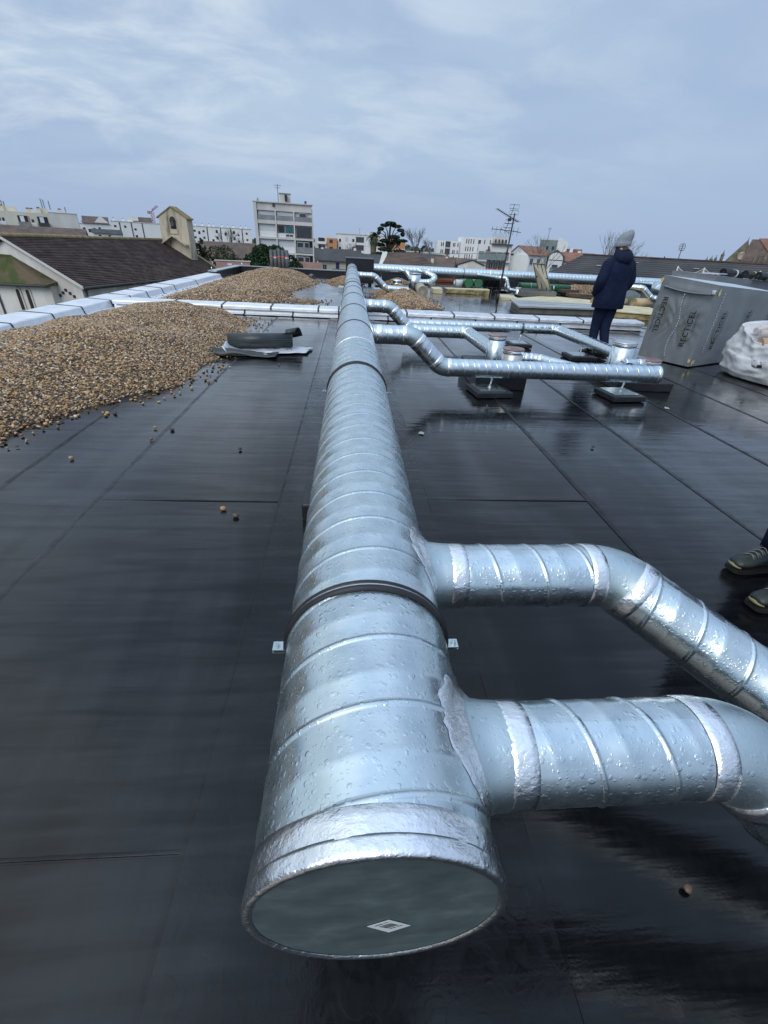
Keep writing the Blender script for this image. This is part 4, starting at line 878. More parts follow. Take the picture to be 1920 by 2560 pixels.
MB().rings([[B+w_*(.10-.06+.03*cos(2*pi*j/8))-m_*(.03+.025*sin(2*pi*j/8))+Z*(1.12+.02*k) for j in range(8)] for k in range(4)]).build('knotted_end', M_wrapt, pk)
def blot(c, A, U_, n, s, seed):
    c = Vector(c); vs = []; m = 14
    for i in range(m): a = 2*pi*i/m; r = s*(.6+.55*mnoise.noise(Vector((cos(a)*1.4+seed,sin(a)*1.4,seed)))); vs.append(c+A*cos(a)*r+U_*sin(a)*r*1.4+n*.008)
    MB().prism(vs,n*.003).build('torn_patch', M_pirt, pk)
blot(B+m_*.05+Z*1.14-w_*.004, m_, Z, -w_, .05, 1); blot(B+w_*.93+Z*1.26-m_*.005, w_, Z, -m_, .045, 2)
for i,q in enumerate((.03,.08,-.02)): blot(B+(w_ if q<0 else m_)*abs(q)+Z*(.07+.02*i)+(-w_ if q>0 else -m_)*.006, (w_ if q<0 else m_), Z, (-w_ if q>0 else -m_), .035, 5+i)
stm = MB()
for i in range(26):
    z = .12+.040*i; c = B+w_*(.45+.03*sin(i*.35))+Z*z-m_*(.027); stm.box(c,(.004,.014,.020 if i%3 else .03),atan2(-m_.y,-m_.x))
stm.build('seam_weld', M_wrapt, pk)
stm = MB()
for i in range(22): stm.box(B+m_*(.22+.012*sin(i*2.1))+Z*(.25+.042*i)-w_*.020,(.016,.004,.02),atan2(m_.y,m_.x))
stm.build('seam_weld', M_wrapt, pk)
pk2, *_ = pack((7.55,9.85,.012), PM, 3.2, .95, 1.33, 1.37, 'second grey wrapped pack standing behind the printed one')
MB().box((7.75,10.2,1.37),(.5,.3,.02),.6).build('loose_wrap', M_wrapt, pk2)
for i,(a,b) in enumerate((((8.1,10.45,1.40),(9.0,10.95,1.36)),((8.75,10.6,1.38),(9.9,11.25,1.33)),((8.95,10.45,1.37),(10.2,11.15,1.31)))):
    black_roll(a,b,.075,('left black roll lying on the rear pack','middle black roll with yellow tape on the rear pack','right black roll on the rear pack, cut by the frame')[i],((.55,M_wtape),) if i==0 else ((.3,M_ytape),),M_black if i==0 else M_mem)
# ================================================================ big white bag of waste
M_bag = pmat('white_woven_bag', (.58,.59,.60), (.72,.73,.74), 4, .55, 0, .5, 10, bdist=.03)
t = thing('bulk_bag', 'slumped white woven bulk bag full of offcuts in front of the wrapped pack', 'bag', (6.75,6.75,.012))
rings = []; n = 120
def BF(a, z):
    # sharp horizontal and slanting folds of the slumped fabric
    f = 0
    for q,(fr,sl,am) in enumerate(((13,1.9,.012),(23,-2.6,.010),(6,3.6,.022))):
        v = z*fr+sl*sin(a*1.5+q)+2.2*nz3(cos(a)*2+q,sin(a)*2,z*3); f += am*(1-2*abs(sin(v)))
    return f*min(1,z*8)
bp_ = [(.014,.52),(.03,.60),(.12,.655),(.24,.66),(.36,.655),(.48,.63),(.56,.615),(.66,.60),(.73,.60),(.70,.57),(.60,.56)]; bq = []
for i in range(10):
    for k in range(5 if 1 <= i < 8 else 1): t_ = k/(5 if 1 <= i < 8 else 1); bq.append((bp_[i][0]*(1-t_)+bp_[i+1][0]*t_, bp_[i][1]*(1-t_)+bp_[i+1][1]*t_))
bq.append(bp_[10])
for k,(z,r) in enumerate(bq):
    ring = []
    for j in range(n):
        a = 2*pi*j/n; sq = 1/max(abs(cos(a)),abs(sin(a)))**.45; rr = r*sq*(1+.06*nz3(cos(a)*2.5,sin(a)*2.5,z*3.2)+BF(a,z))
        dip = -.16*max(0,cos(a-radians(200)))**3+.09*max(0,cos(a-radians(60)))
        ring.append((6.72+rr*cos(a),6.72+rr*sin(a),max(.014,z+(dip if z > .4 else dip*z*.8)+.02*nz3(a*2,z*5,3))))
    rings.append(ring)
MB().rings(rings).build('sack', M_bag, t)
for (p,q,s_) in (((7.0,7.2,.70),(6.55,7.05,.74),.05),((7.15,6.4,.70),(6.85,6.1,.72),.06)):
    P_ = [Vector(p).lerp(Vector(q),i/10)+Vector((0,0,s_*3*sin(pi*i/10)+.0)) for i in range(11)]; mb = MB(); vs = []
    for v in P_: vs += [v-Vector((.02,.03,0)),v+Vector((.02,.03,0))]
    mb.add(vs,[(2*i,2*i+1,2*i+3,2*i+2) for i in range(10)],0,True); o = mb.build('lifting_strap', M_bag, t, fix=False); m = o.modifiers.new('t','SOLIDIFY'); m.thickness = .006
M_off = pmat('brown_cardboard', (.42,.29,.17), (.52,.38,.25), 5, .75); M_offd = pmat('dark_offcut', (.03,.03,.035), None); M_offl = pmat('pale_offcut', (.55,.50,.48), None)
for (a,b,r,m) in (((6.16,6.62,.55),(6.75,6.55,.62),.085,M_off),((6.3,6.85,.66),(6.8,6.6,.72),.06,M_offl),((6.5,6.4,.66),(6.9,6.8,.84),.075,M_off),((6.25,6.5,.62),(6.7,6.9,.66),.05,M_offd),((6.35,7.0,.68),(6.75,7.05,.78),.05,M_offl),((6.55,6.9,.7),(7.0,6.5,.8),.06,M_offd)):
    o = MB().cyl(a,b,r,seg=16).build('offcut', m, loc=a); tag(o, {(6.16,6.62,.55):'tan cardboard tube lying across the mouth of the white bag',(6.3,6.85,.66):'pale tube behind the tan tube in the white bag',(6.5,6.4,.66):'tan tube poking up at the right of the bag mouth',(6.25,6.5,.62):'black offcut beneath the tan tube in the bag',(6.35,7.0,.68):'pale offcut at the back left rim of the bag',(6.55,6.9,.7):'dark offcut in the middle of the bag mouth'}[a],'offcut')
# ================================================================ people
M_skin = pmat('skin', (.48,.29,.22), (.54,.34,.27), 8, .5)
M_navy = pmat('navy_parka', (.004,.009,.030), (.007,.014,.043), 5, .75, 0, .6, 7, bdist=.03, spec=.2); M_jean = pmat('dark_trousers', (.005,.010,.032), (.009,.016,.044), 9, .85, 0, .2, 25, spec=.2)
M_knit = pmat('grey_knit', (.19,.215,.24), (.28,.31,.34), 60, .85, 0, .5, 90, stretch=(1,1,.3)); M_boot = pmat('dark_green_boot', (.010,.017,.017), (.028,.038,.033), 9, .5, 0, .15, 40, rvar=.12)
M_sole = pmat('black_sole', (.012,.012,.012), None, rough=.6); M_toe = pmat('olive_toe_bumper', (.22,.20,.09), (.28,.26,.13), 14, .6); M_lace = pmat('grey_lace', (.20,.20,.20), None)
M_hair = pmat('short_brown_hair', (.06,.045,.035), (.10,.08,.06), 40, .7)
def body_mesh(J, name, mat):
    """J: joints {name:(pos,radius,parent)} -> one continuous skinned body"""
    names = list(J); idx = {n:i for i,n in enumerate(names)}
    me = bpy.data.meshes.new(name); org = Vector(J['pelvis'][0]); org = Vector((org.x,org.y,.012))
    me.from_pydata([Vector(J[n][0])-org for n in names], [(idx[n],idx[J[n][2]]) for n in names if J[n][2]], [])
    o = bpy.data.objects.new(name, me); COL.objects.link(o); o.location = org; me.materials.append(mat)
    sk = o.modifiers.new('skin','SKIN'); sk.use_smooth_shade = True
    for n in names:
        r = J[n][1]; r = (r,r) if not isinstance(r,tuple) else r
        me.skin_vertices[0].data[idx[n]].radius = r
    me.skin_vertices[0].data[idx['pelvis']].use_root = True
    sb = o.modifiers.new('sub','SUBSURF'); sb.levels = 2; sb.render_levels = 2
    return o
def figure(M, legs, arms, name='person', face=True):
    """M: matrix from body space (facing +y, feet at z=0, 1.82 m) to world. legs: {side:(hip,knee,ankle,toe)} arms likewise"""
    J = {'pelvis':((0,0,.95),(.14,.11),None),'waist':((0,.0,1.10),(.135,.10),'pelvis'),'chest':((0,-.01,1.30),(.165,.115),'waist'),'neckbase':((0,-.01,1.47),(.085,.075),'chest'),'neck':((0,.015,1.55),.058,'neckbase'),'head':((0,.03,1.64),(.075,.085),'neck'),'crown':((0,.02,1.76),(.070,.085),'head')}
    for s,k in ((-1,'left'),(1,'right')):
        h,kn,an,to = legs[s]; J[k+'hip']=(h,.095,'pelvis'); J[k+'thigh']=((Vector(h)+Vector(kn))/2,.082,k+'hip'); J[k+'knee']=(kn,.060,k+'thigh'); J[k+'calf']=(Vector(kn)*.62+Vector(an)*.38,.056,k+'knee'); J[k+'ankle']=(an,.040,k+'calf'); J[k+'ball']=(to,(.042,.030),k+'ankle')
        sh,el,wr,hd = arms[s]; J[k+'shoulder']=(sh,.062,'neckbase'); J[k+'elbow']=(el,.043,k+'shoulder'); J[k+'wrist']=(wr,.029,k+'elbow'); J[k+'palm']=(hd,(.040,.018),k+'wrist')
        d = (Vector(hd)-Vector(wr)).normalized(); side = d.cross(Vector((1,0,0))).normalized()
        for f in range(4):
            b = Vector(hd)+side*(.033-.022*f)+d*.03; ln = (.028,.034,.032,.024)[f]
            c1 = b+d*ln+Vector((-s*.006,0,0)); c2 = c1+d*ln*.8+Vector((-s*.018,0,0))
            J[k+'knuckle%d'%f]=(b,.0095,k+'palm'); J[k+'mid%d'%f]=(c1,.0085,k+'knuckle%d'%f); J[k+'tip%d'%f]=(c2,.0075,k+'mid%d'%f)
        b = Vector(wr)+d*.03+side*.035; J[k+'thumb']=(b,.011,k+'wrist'); J[k+'thumbtip']=(b+d*.05+side*.022,.009,k+'thumb')
    J = {n:(M@Vector(p),r,q) for n,(p,r,q) in J.items()}
    return body_mesh(J, name, M_skin)
def ell(c, rx, ry, n=28, p=2.4, M=None, wob=0, seed=0, tilt=0):
    out = []
    for j in range(n):
        a = 2*pi*j/n; ca, sa = cos(a), sin(a); x = math.copysign(abs(ca)**(2/p),ca)*rx; y = math.copysign(abs(sa)**(2/p),sa)*ry
        w = 1+wob*nz3(ca*2.2+seed,sa*2.2,c[2]*7); q = Vector((c[0]+x*w,c[1]+y*w,c[2]+tilt*y)); out.append(M@q if M else q)
    return out
def limb_cloth(mb, pts, rad, M, n=18, wob=.06, seed=0):
    pts = [Vector(p) for p in pts]; P = []; R = []
    for i in range(len(pts)-1):
        for k in range(5): t = k/5; P.append(pts[i].lerp(pts[i+1],t)); R.append((rad[i]*(1-t)+rad[i+1]*t)*(1+wob*nz3(P[-1].z*14,seed,i*3)))
    P.append(pts[-1]); R.append(rad[-1])
    for _ in range(2): P = [P[0]]+[(P[i-1]+P[i]*2+P[i+1])/4 for i in range(1,len(P)-1)]+[P[-1]]
    return mb.tube([M@p for p in P], R, n)
def boot(parent, an, to, M, name='boot'):
    """ankle boot: upper, sole, toe bumper, laces; an/to = ankle and ball positions in body space"""
    an, to = Vector(an), Vector(to); f = (to-an); f.z = 0; f.normalize(); s = Vector((f.y,-f.x,0)); g = Vector((an.x,an.y,0))
    z0 = max(0,min(an.z-.09,to.z-.035)); prof = [(-.085,.030,.012,.085),(-.075,.040,.008,.12),(-.03,.043,.006,.155),(.02,.044,.006,.148),(.06,.045,.006,.118),(.10,.049,.006,.094),(.14,.052,.006,.080),(.175,.050,.008,.070),(.20,.040,.014,.058),(.213,.022,.024,.046)]
    def rng(x, w, zb, zt, off=0):
        out = []
        for j in range(18):
            a = 2*pi*j/18; y = cos(a)*(w+off)*(1-.25*max(0,sin(a))); z = (zb+zt)/2+sin(a)*((zt-zb)/2+off*.3); out.append(M@(g+f*x+s*y+Vector((0,0,z0+z+.018))))
        return out
    b = MB().rings([rng(*p) for p in prof]).build(name, M_boot, parent)
    sole = [(x+.004*(1 if x > 0 else -1),w+.005) for x,w,_,_ in prof]
    mb = MB(); mb.rings([[M@(g+f*x+s*(w*k)+Vector((0,0,z0+z))) for k,z in ((-1,.001),(1,.001),(1,.022),(-1,.022))] for x,w in sole],0,False); mb.build('sole', M_sole, b)
    mb = MB(); mb.rings([rng(x,w+.003,zb,zb+(zt-zb)*.62) for x,w,zb,zt in ((.192,.042,.006,.052),(.208,.032,.010,.050),(.220,.018,.018,.044))]); mb.build('toe_bumper', M_toe, b)
    mb = MB()
    for k in range(5):
        x = .035+.022*k; zt = .142-.30*(x-.02)*.9; zt = .018+.148-(x-.02)*.62
        mb.tube([M@(g+f*x+s*(.030*q)+Vector((0,0,z0+zt+.006-.018*q*q))) for q in (-1,-.4,.2,.7,1)],.0028,6); mb.tube([M@(g+f*(x+.018*q)+s*(.030*q)+Vector((0,0,z0+zt+.007-.018*q*q))) for q in (-1,-.4,.2,.7,1)],.0028,6)
    mb.build('lace', M_lace, b)
    return b
def face_parts(p, M):
    mb = MB(); mb.lathe(M@Vector((0,.095,1.655)),M.to_3x3()@Vector((0,1,-.35)),[(-.02,.016),(.0,.015),(.022,.010),(.03,.004)],10); mb.build('nose', M_skin, p)
    for s in (-1,1):
        MB().rings([[M@Vector((s*(.076+.012*k),.015+.022*cos(2*pi*j/10),1.655+.034*sin(2*pi*j/10))) for j in range(10)] for k in (0,1)]).build('ear', M_skin, p)
        MB().lathe(M@Vector((s*.031,.098,1.69)),M.to_3x3()@Vector((0,1,0)),[(-.01,.013),(0,.011),(.004,.005)],10).build('eye', M_hair, p)
    MB().tube([M@Vector((x,.104-abs(x)*.35,1.605)) for x in (-.026,-.013,0,.013,.026)],.004,6).build('mouth', pmat('lip',(.32,.15,.13),None), p)
# --- man in the navy parka, seen from behind
M1 = Matrix.Translation((4.36,7.98,.012))@Matrix.Rotation(radians(12),4,'Z')
legs = {-1:((-.09,0,.93),(-.065,.08,.50),(-.075,.02,.10),(-.105,.15,.045)),1:((.09,0,.93),(.055,-.01,.50),(.075,-.15,.11),(.08,-.02,.04))}
arms = {-1:((-.19,-.01,1.47),(-.315,-.06,1.20),(-.20,.07,1.03),(-.13,.10,1.01)),1:((.19,-.01,1.47),(.29,-.05,1.22),(.19,.07,1.04),(.12,.10,1.02))}
man = figure(M1, legs, arms); tag(man,'man seen from behind in navy hooded parka and grey beanie, hands in pockets','person')
mb = MB(); C = [(.805,.25,.17,0),(.815,.256,.174,0),(.95,.258,.172,0),(1.08,.252,.165,0),(1.2,.25,.16,0),(1.32,.252,.158,-.005),(1.42,.242,.15,-.01),(1.48,.215,.135,-.012),(1.53,.16,.115,-.012),(1.56,.115,.10,-.005)]
mb.rings([ell((.005*sin(z*9),y,z),rx*1.06,ry*1.06,36,2.3,M1,.05,2) for z,rx,ry,y in C])
coat = mb.build('parka', M_navy, man)
for s in (-1,1):
    mb = MB(); a = arms[s]; limb_cloth(mb,[(s*.13,-.01,1.485),(s*.20,-.012,1.455),a[1],(a[2][0]*1.12,a[2][1],a[2][2]),(a[3][0]*1.2,a[3][1]*.9,a[3][2])],[.085,.096,.083,.078,.07],M1,18,.10,s); mb.build('sleeve', M_navy, coat)
    MB().rings([ell((s*.215,.10,1.0),.05,.085,14,2,M1),ell((s*.215,.10,1.02),.06,.10,14,2,M1),ell((s*.215,.09,1.05),.05,.085,14,2,M1)]).build('pocket_flap', M_navy, coat)
mb = MB(); mb.rings([ell((0,y,z),rx,ry,28,2.2,M1,.10,6,ti) for z,rx,ry,y,ti in ((1.45,.12,.10,-.04,.1),(1.50,.155,.13,-.055,.1),(1.56,.165,.135,-.055,.15),(1.62,.150,.12,-.045,.25),(1.665,.125,.10,-.025,.35),(1.675,.095,.08,-.01,.35),(1.63,.08,.07,.0,.3))]); mb.build('hood', M_navy, coat)
for z in (.99,1.24): MB().rings([ell((0,0,z+dz),.254+e,.170+e,36,2.3,M1,.05,2) for dz,e in ((-.006,0),(0,.004),(.006,0))],caps=False).build('coat_seam', M_navy, coat)
mb = MB()
for s,(r0,r1,r2) in ((-1,(.125,.080,.066)),(1,(.125,.083,.068))):
    h,k,a,to = legs[s]; limb_cloth(mb,[(h[0],h[1],.97),k,(a[0],a[1]-.01,a[2]+.0)],[r0,r1,r2],M1,20,.09,s*3)
mb.build('trousers', M_jean, man)
for s in (-1,1): boot(man, legs[s][2], legs[s][3], M1)
MH = M1@Matrix.Translation((0,.02,0))@Matrix.Rotation(radians(48),4,'Z')
face_parts(man, MH)
mb = MB(); mb.rings([ell((0,y,z),rx,ry,28,2.1,MH,.02,1,-.10) for z,rx,ry,y in ((1.70,.098,.115,.012),(1.71,.105,.122,.012),(1.755,.107,.123,.010),(1.762,.101,.117,.008),(1.80,.102,.117,.002),(1.84,.096,.108,-.010),(1.868,.088,.097,-.020),(1.890,.074,.080,-.032),(1.906,.058,.061,-.044),(1.920,.044,.045,-.050),(1.930,.030,.030,-.052),(1.935,.010,.010,-.052))]); bn = mb.build('beanie', M_knit, man)
MB().rings([ell((0,.010,z),rx,ry,24,2.1,MH) for z,rx,ry in ((1.62,.066,.085),(1.66,.080,.094),(1.70,.088,.10))]).build('hair', M_hair, man)
# --- second person at the right frame edge: only boots and trouser hem are in the picture
M2 = Matrix.Translation((2.47,1.79,.012))@Matrix.Rotation(radians(95),4,'Z')
legs2 = {-1:((-.09,0,.93),(-.12,.12,.50),(-.152,.165,.10),(-.16,.29,.045)),1:((.09,0,.93),(.11,.03,.50),(.128,.012,.10),(.132,.13,.045))}
arms2 = {-1:((-.19,-.01,1.47),(-.27,-.05,1.18),(-.26,.05,.95),(-.25,.08,.87)),1:((.19,-.01,1.47),(.27,-.05,1.18),(.26,.05,.95),(.25,.08,.87))}
p2 = figure(M2, legs2, arms2); tag(p2,'person at the right frame edge, only dark work boots and trouser hem showing','person')
mb = MB()
for s in (-1,1):
    h,k,a,to = legs2[s]; limb_cloth(mb,[(h[0],h[1],.97),k,(a[0],a[1]-.02,a[2]+.05)],[.12,.09,.075],M2,20,.09,s*3)
mb.build('trousers', M_jean, p2)
MB().rings([ell((0,y,z),rx,ry,32,2.3,M2,.05,2) for z,rx,ry,y in ((.86,.19,.14,0),(1.1,.20,.14,0),(1.3,.215,.14,0),(1.44,.2,.125,0),(1.52,.1,.09,0))]).build('jacket', M_navy, p2)
for s in (-1,1):
    boot(p2, legs2[s][2], legs2[s][3], M2)
    mb = MB(); limb_cloth(mb,[(s*.13,-.01,1.47),(s*.2,-.01,1.45),arms2[s][1],arms2[s][2]],[.075,.08,.065,.05],M2); mb.build('sleeve', M_navy, p2)
face_parts(p2, M2)
MB().rings([ell((0,y,z),rx,ry,24,2.1,M2) for z,rx,ry,y in ((1.66,.083,.09,.0),(1.72,.088,.10,.0),(1.78,.082,.095,.005),(1.83,.05,.06,.01),(1.845,.01,.01,.01))]).build('hair', M_hair, p2)
# ================================================================ the town beyond the roof
GZ = -8.5
M_town = pmat('town_ground', (.06,.07,.045), (.10,.10,.085), .05, .9)
MB().add([(-3000,-400,GZ),(3000,-400,GZ),(3000,4000,GZ),(-3000,4000,GZ)],[(0,1,2,3)]).build('ground', M_town, kind='structure')
M_wall = pmat('white_render', (.70,.71,.70), (.80,.80,.79), .25, .85, stretch=(1,1,.4)); M_wallg = pmat('grey_render', (.54,.54,.51), (.66,.65,.61), .4, .85, stretch=(1,1,.4)); M_cream = pmat('cream_render', (.60,.55,.44), (.70,.66,.55), .3, .85, stretch=(1,1,.4))
M_stain = pmat('stained_church_render', (.56,.52,.46), (.74,.72,.68), .55, .9, stretch=(1,1,.35), lo=.3, hi=.55, c3=(.60,.57,.52)); M_mould = pmat('mould_streaked_render', (.13,.115,.085), (.54,.47,.36), 1.3, .9, stretch=(1,1,.2), lo=.36, hi=.56, c3=(.42,.37,.27))
M_glass = pmat('window_glass', (.035,.04,.05), (.06,.068,.08), .5, .12); M_frame = pmat('window_frame', (.6,.6,.6), None); M_shut = pmat('roller_shutter', (.50,.53,.56), (.60,.63,.66), .6, .6, stretch=(.2,.2,12)); M_dkwin = pmat('dark_opening', (.022,.024,.03), None, rough=.4)
M_tile = pmat('brown_roof_tiles', (.085,.060,.050), (.15,.105,.085), .8, .8, stretch=(1,1,1), island=.0, bump=.3, bscale=6, bdist=.05); M_red = pmat('red_brown_tiles', (.20,.095,.065), (.27,.14,.10), .6, .8); M_slate = pmat('dark_slate_roof', (.042,.042,.046), (.070,.068,.070), .5, .7, bump=.3, bscale=5, bdist=.04)
M_dtile = pmat('weathered_dark_tiles', (.046,.031,.028), (.105,.074,.064), 1.3, .85, c3=(.070,.049,.045), spec=.25); M_moss = pmat('mossy_roof', (.055,.075,.018), (.125,.092,.055), .9, .9, lo=.40, hi=.54); M_lich = pmat('lichen_ridge', (.16,.12,.055), (.30,.24,.13), 3, .9)
M_orange = pmat('orange_render', (.48,.22,.095), (.54,.27,.13), .3, .85); M_pink = pmat('pink_render', (.42,.20,.17), (.50,.27,.23), .4, .85); M_brick = pmat('pinkish_wall', (.36,.21,.18), (.44,.28,.24), .8, .9); M_blue = pmat('blue_shutter', (.02,.035,.13), None)
M_rail = pmat('grey_railing', (.20,.21,.22), (.28,.29,.30), 1, .6); M_conc2 = pmat('pale_concrete', (.54,.53,.50), (.66,.64,.60), .5, .9, stretch=(1,1,.3)); M_teal = pmat('teal_blind', (.02,.12,.15), None); M_stone = pmat('gothic_stone', (.12,.105,.085), (.24,.215,.17), .8, .9); M_pinkc = pmat('crane_paint', (.46,.26,.29), None); M_gl2 = pmat('greenish_glazing', (.16,.22,.22), (.24,.30,.30), .5, .25)
class Fac:
    """a building front from A to B (left to right as seen); v up, w out of the wall towards the viewer"""
    def __init__(s, t, A, B): s.t = t; s.A = Vector((*A,0)); d = Vector((*B,0))-s.A; s.L = d.length; s.u = d/s.L; s.n = Vector((s.u.y,-s.u.x,0))
    def P(s, u, z, w=0): return s.A+s.u*u+s.n*w+Vector((0,0,z))
    def box(s, mb, u0, u1, z0, z1, w0, w1, mi=0):
        vs = [s.P(u,z,w) for z in (z0,z1) for w in (w1,w0) for u in (u0,u1)]
        return mb.add(vs,[(0,2,3,1),(4,5,7,6),(0,1,5,4),(2,6,7,3),(0,4,6,2),(1,3,7,5)],mi)
    def part(s, name, mat, *a): mb = MB(); s.box(mb,*a); return mb.build(name, mat, s.t)
    def gable(s, mb, u0, u1, z0, z1, w0, w1, um=None, mi=0):
        um = (u0+u1)/2 if um is None else um
        return mb.prism([s.P(u0,z0,w1),s.P(u1,z0,w1),s.P(um,z1,w1)], s.n*(w0-w1), mi)
    def window(s, u, z, w, h, pane=None, fr=None, d=.06, mull=1, name='window'):
        mb = MB(); f = .08*min(1,w)+.02
        s.box(mb,u,u+w,z,z+f,-.05,d); s.box(mb,u,u+w,z+h-f,z+h,-.05,d); s.box(mb,u,u+f,z+f,z+h-f,-.05,d); s.box(mb,u+w-f,u+w,z+f,z+h-f,-.05,d)
        for k in range(mull): x = u+w*(k+1)/(mull+1); s.box(mb,x-f*.35,x+f*.35,z+f,z+h-f,-.05,d*.8)
        o = mb.build(name, fr or M_frame, s.t); p = MB(); s.box(p,u+f,u+w-f,z+f,z+h-f,-.05,.025); p.build('pane', pane or M_glass, o); return o
    def hole(s, u, z, w, h, mat=None, d=.03, name='window'):
        mb = MB(); s.box(mb,u,u+w,z,z+h,-.05,d); return mb.build(name, mat or M_dkwin, s.t)
def roof2(f, u0, u1, z0, z1, depth, over=.4, mat=None, name='roof', thick=.15, ridge_w=None):
    """two-slope roof, ridge parallel to the front"""
    rw = -depth/2 if ridge_w is None else ridge_w; mb = MB(); T = Vector((0,0,thick))
    a = [f.P(u0-over,z0,over),f.P(u1+over,z0,over),f.P(u1+over,z1,rw),f.P(u0-over,z1,rw),f.P(u0-over,z0,-depth-over),f.P(u1+over,z0,-depth-over)]
    mb.prism([a[0],a[1],a[2],a[3]],T).prism([a[3],a[2],a[5],a[4]],T); return mb.build(name, mat or M_tile, f.t)
def chimney(f, u, z0, z1, w=.6, d=.5, wo=-2, mat=None, cap=M_red, parent=None):
    mb = MB(); f.box(mb,u,u+w,z0,z1,wo-d,wo); o = mb.build('chimney', mat or M_cream, parent or f.t); mb = MB(); f.box(mb,u+.08,u+w-.08,z1,z1+.3,wo-d+.06,wo-.06); mb.build('chimney_pot', cap, f.t); return o
def stick(p, h, parent, mat=None, r=.06):
    mb = MB().cyl(p,Vector(p)+Vector((0,0,h)),r,seg=6); q = Vector(p)+Vector((0,0,h*.92))
    mb.cyl(q-Vector((h*.22,0,0)),q+Vector((h*.22,0,0)),r*.6,seg=5).cyl(q-Vector((h*.16,0,h*.12)),q+Vector((h*.16,0,-h*.12)),r*.6,seg=5); return mb.build('aerial', mat or M_rail, parent)
# ---------------------------------------------------------------- church on the left
ch = thing('church', 'long low church with dark tiled roof and pale stained walls, left of the parapet', 'church', (-20,45,GZ))
cd = Vector((.23194,.97273,0)); cs = Vector((cd.y,-cd.x,0))    # along the nave / towards the viewer's right
G = Vector((-18.6,35.42,0)); Rg = Vector((-23.42,36.57,0)); LN = 20.2; ez, rz = -1.72, .82
far = lambda p,l=LN: p+cd*l
half = (Rg-G).dot(cs); LW = G+cs*2*half
zz = lambda p,z: Vector((p.x,p.y,z))
MB().prism([zz(G,GZ),zz(G,ez-.05),zz(Rg,rz-.22),zz(LW,ez-.05),zz(LW,GZ)], cd*LN).build('wall', M_stain, ch)
mb = MB(); o1 = cs*.35; rr = mb
mb.prism([zz(G+o1-cd*.2,ez-.18),zz(Rg-cd*.2,rz),zz(Rg-cd*.2,rz-.2),zz(G+o1-cd*.2,ez-.38)], cd*(LN+.2))
mb.prism([zz(LW-o1-cd*.2,ez-.18),zz(Rg-cd*.2,rz),zz(Rg-cd*.2,rz-.2),zz(LW-o1-cd*.2,ez-.38)], cd*(LN+.2)); 
# courses of tiles: small steps along the slope
nrm = Vector((0,0,1)); c = MB()
for k in range(30):
    t0, t1 = k/30, (k+1)/30; A0 = zz(Rg,rz).lerp(zz(G+o1,ez-.18),t0); A1 = zz(Rg,rz).lerp(zz(G+o1,ez-.18),t1); vs = []
    n = 60
    for i in range(n+1):
        l = -.22+(LN+.22)*i/n; j = .012*nz3(l*2.3,k*3.1); vs += [A0+cd*l+Vector((0,0,.03+j)),A1+cd*l+Vector((0,0,.085+j)),A1+cd*l+Vector((0,0,.02))]
    c.add(vs,[(3*i+q,3*i+q+1,3*i+q+4,3*i+q+3) for i in range(n) for q in (0,1)])
rf = mb.build('roof', M_dtile, ch); c.build('tile_courses', M_dtile, rf, fix=False)
MB().cyl(zz(Rg-cd*.25,rz+.06),zz(far(Rg),rz+.06),.16,seg=8).build('ridge_tiles', M_lich, rf)
MB().prism([zz(G+o1-cd*.28,ez-.16),zz(Rg-cd*.28,rz+.04),zz(Rg-cd*.28,rz-.12),zz(G+o1-cd*.28,ez-.34)],cd*.10).build('verge_board', M_conc2, rf)
MB().tube([zz(G+o1*1.3+cd*l,ez-.25) for l in (-.2,6,13,LN)],.10,8).build('gutter', M_joint, ch)
MB().cyl(zz(G+cs*.1+cd*.25,ez-.3),zz(G+cs*.1+cd*.25,GZ),.06,seg=8).cyl(zz(G+cs*.1+cd*11,ez-.3),zz(G+cs*.1+cd*11,GZ),.06,seg=8).build('downpipe', M_joint, ch)
MB().prism([zz(far(G+o1,LN-.3),ez-.08),zz(far(Rg,LN-.3),rz+.16),zz(far(Rg,LN-.3),rz-.1),zz(far(G+o1,LN-.3),ez-.3)],cd*.5).build('tiled_gable_coping', M_lich, rf)
gn = -cd
for k,(a,b) in enumerate(((0,0),(-.17,-.17),(.17,-.17),(-.34,-.34),(.34,-.34),)):
    q = zz(Vector((-19.84,35.72,0))+cs*a*1.6+gn*.03,-2.2+b*1.1); MB().box(q,(.17,.06,.17),atan2(cs.y,cs.x)).build('vent_hole', M_dkwin, ch)
q = zz(G+cs*.02+cd*5.4,-2.9); MB().lathe(q,cs,[(0,.35),(.04,.35)],16).build('arched_window', M_dkwin, ch)
# bell gable at the far end of the ridge
tw = zz(far(Rg,17.9)+cs*1.62,0); tl = -cs*1.95; mb = MB()
b0 = tw-cs*1.45; b1 = tw+cs*1.52
mb.prism([zz(b0,-1.5),zz(b1,-2.5),zz(b1,2.86),zz(tw,3.70),zz(b0,2.86)],cd*1.05); bt = mb.build('bell_tower', M_mould, ch)
mb = MB()
for s in (-1,1): mb.prism([zz(tw-cd*.06,3.70),zz(tw-cd*.06,3.80),zz(tw+cs*s*1.66-cd*.06,2.84),zz(tw+cs*s*1.66-cd*.06,2.74)],cd*1.17)
mb.build('tower_roof', M_lich, bt)
oc = tw-cd*.02+cs*.03+Vector((0,0,.55)); pts = [oc+cs*x+Vector((0,0,z)) for x,z in [(-.30,1.35),(.30,1.35),(.30,2.1)]+[(.30*cos(radians(a)),2.1+.30*sin(radians(a))) for a in range(15,166,15)]+[(-.30,2.1)]]
MB().prism(pts,cd*.04).build('arched_opening', M_dkwin, bt)
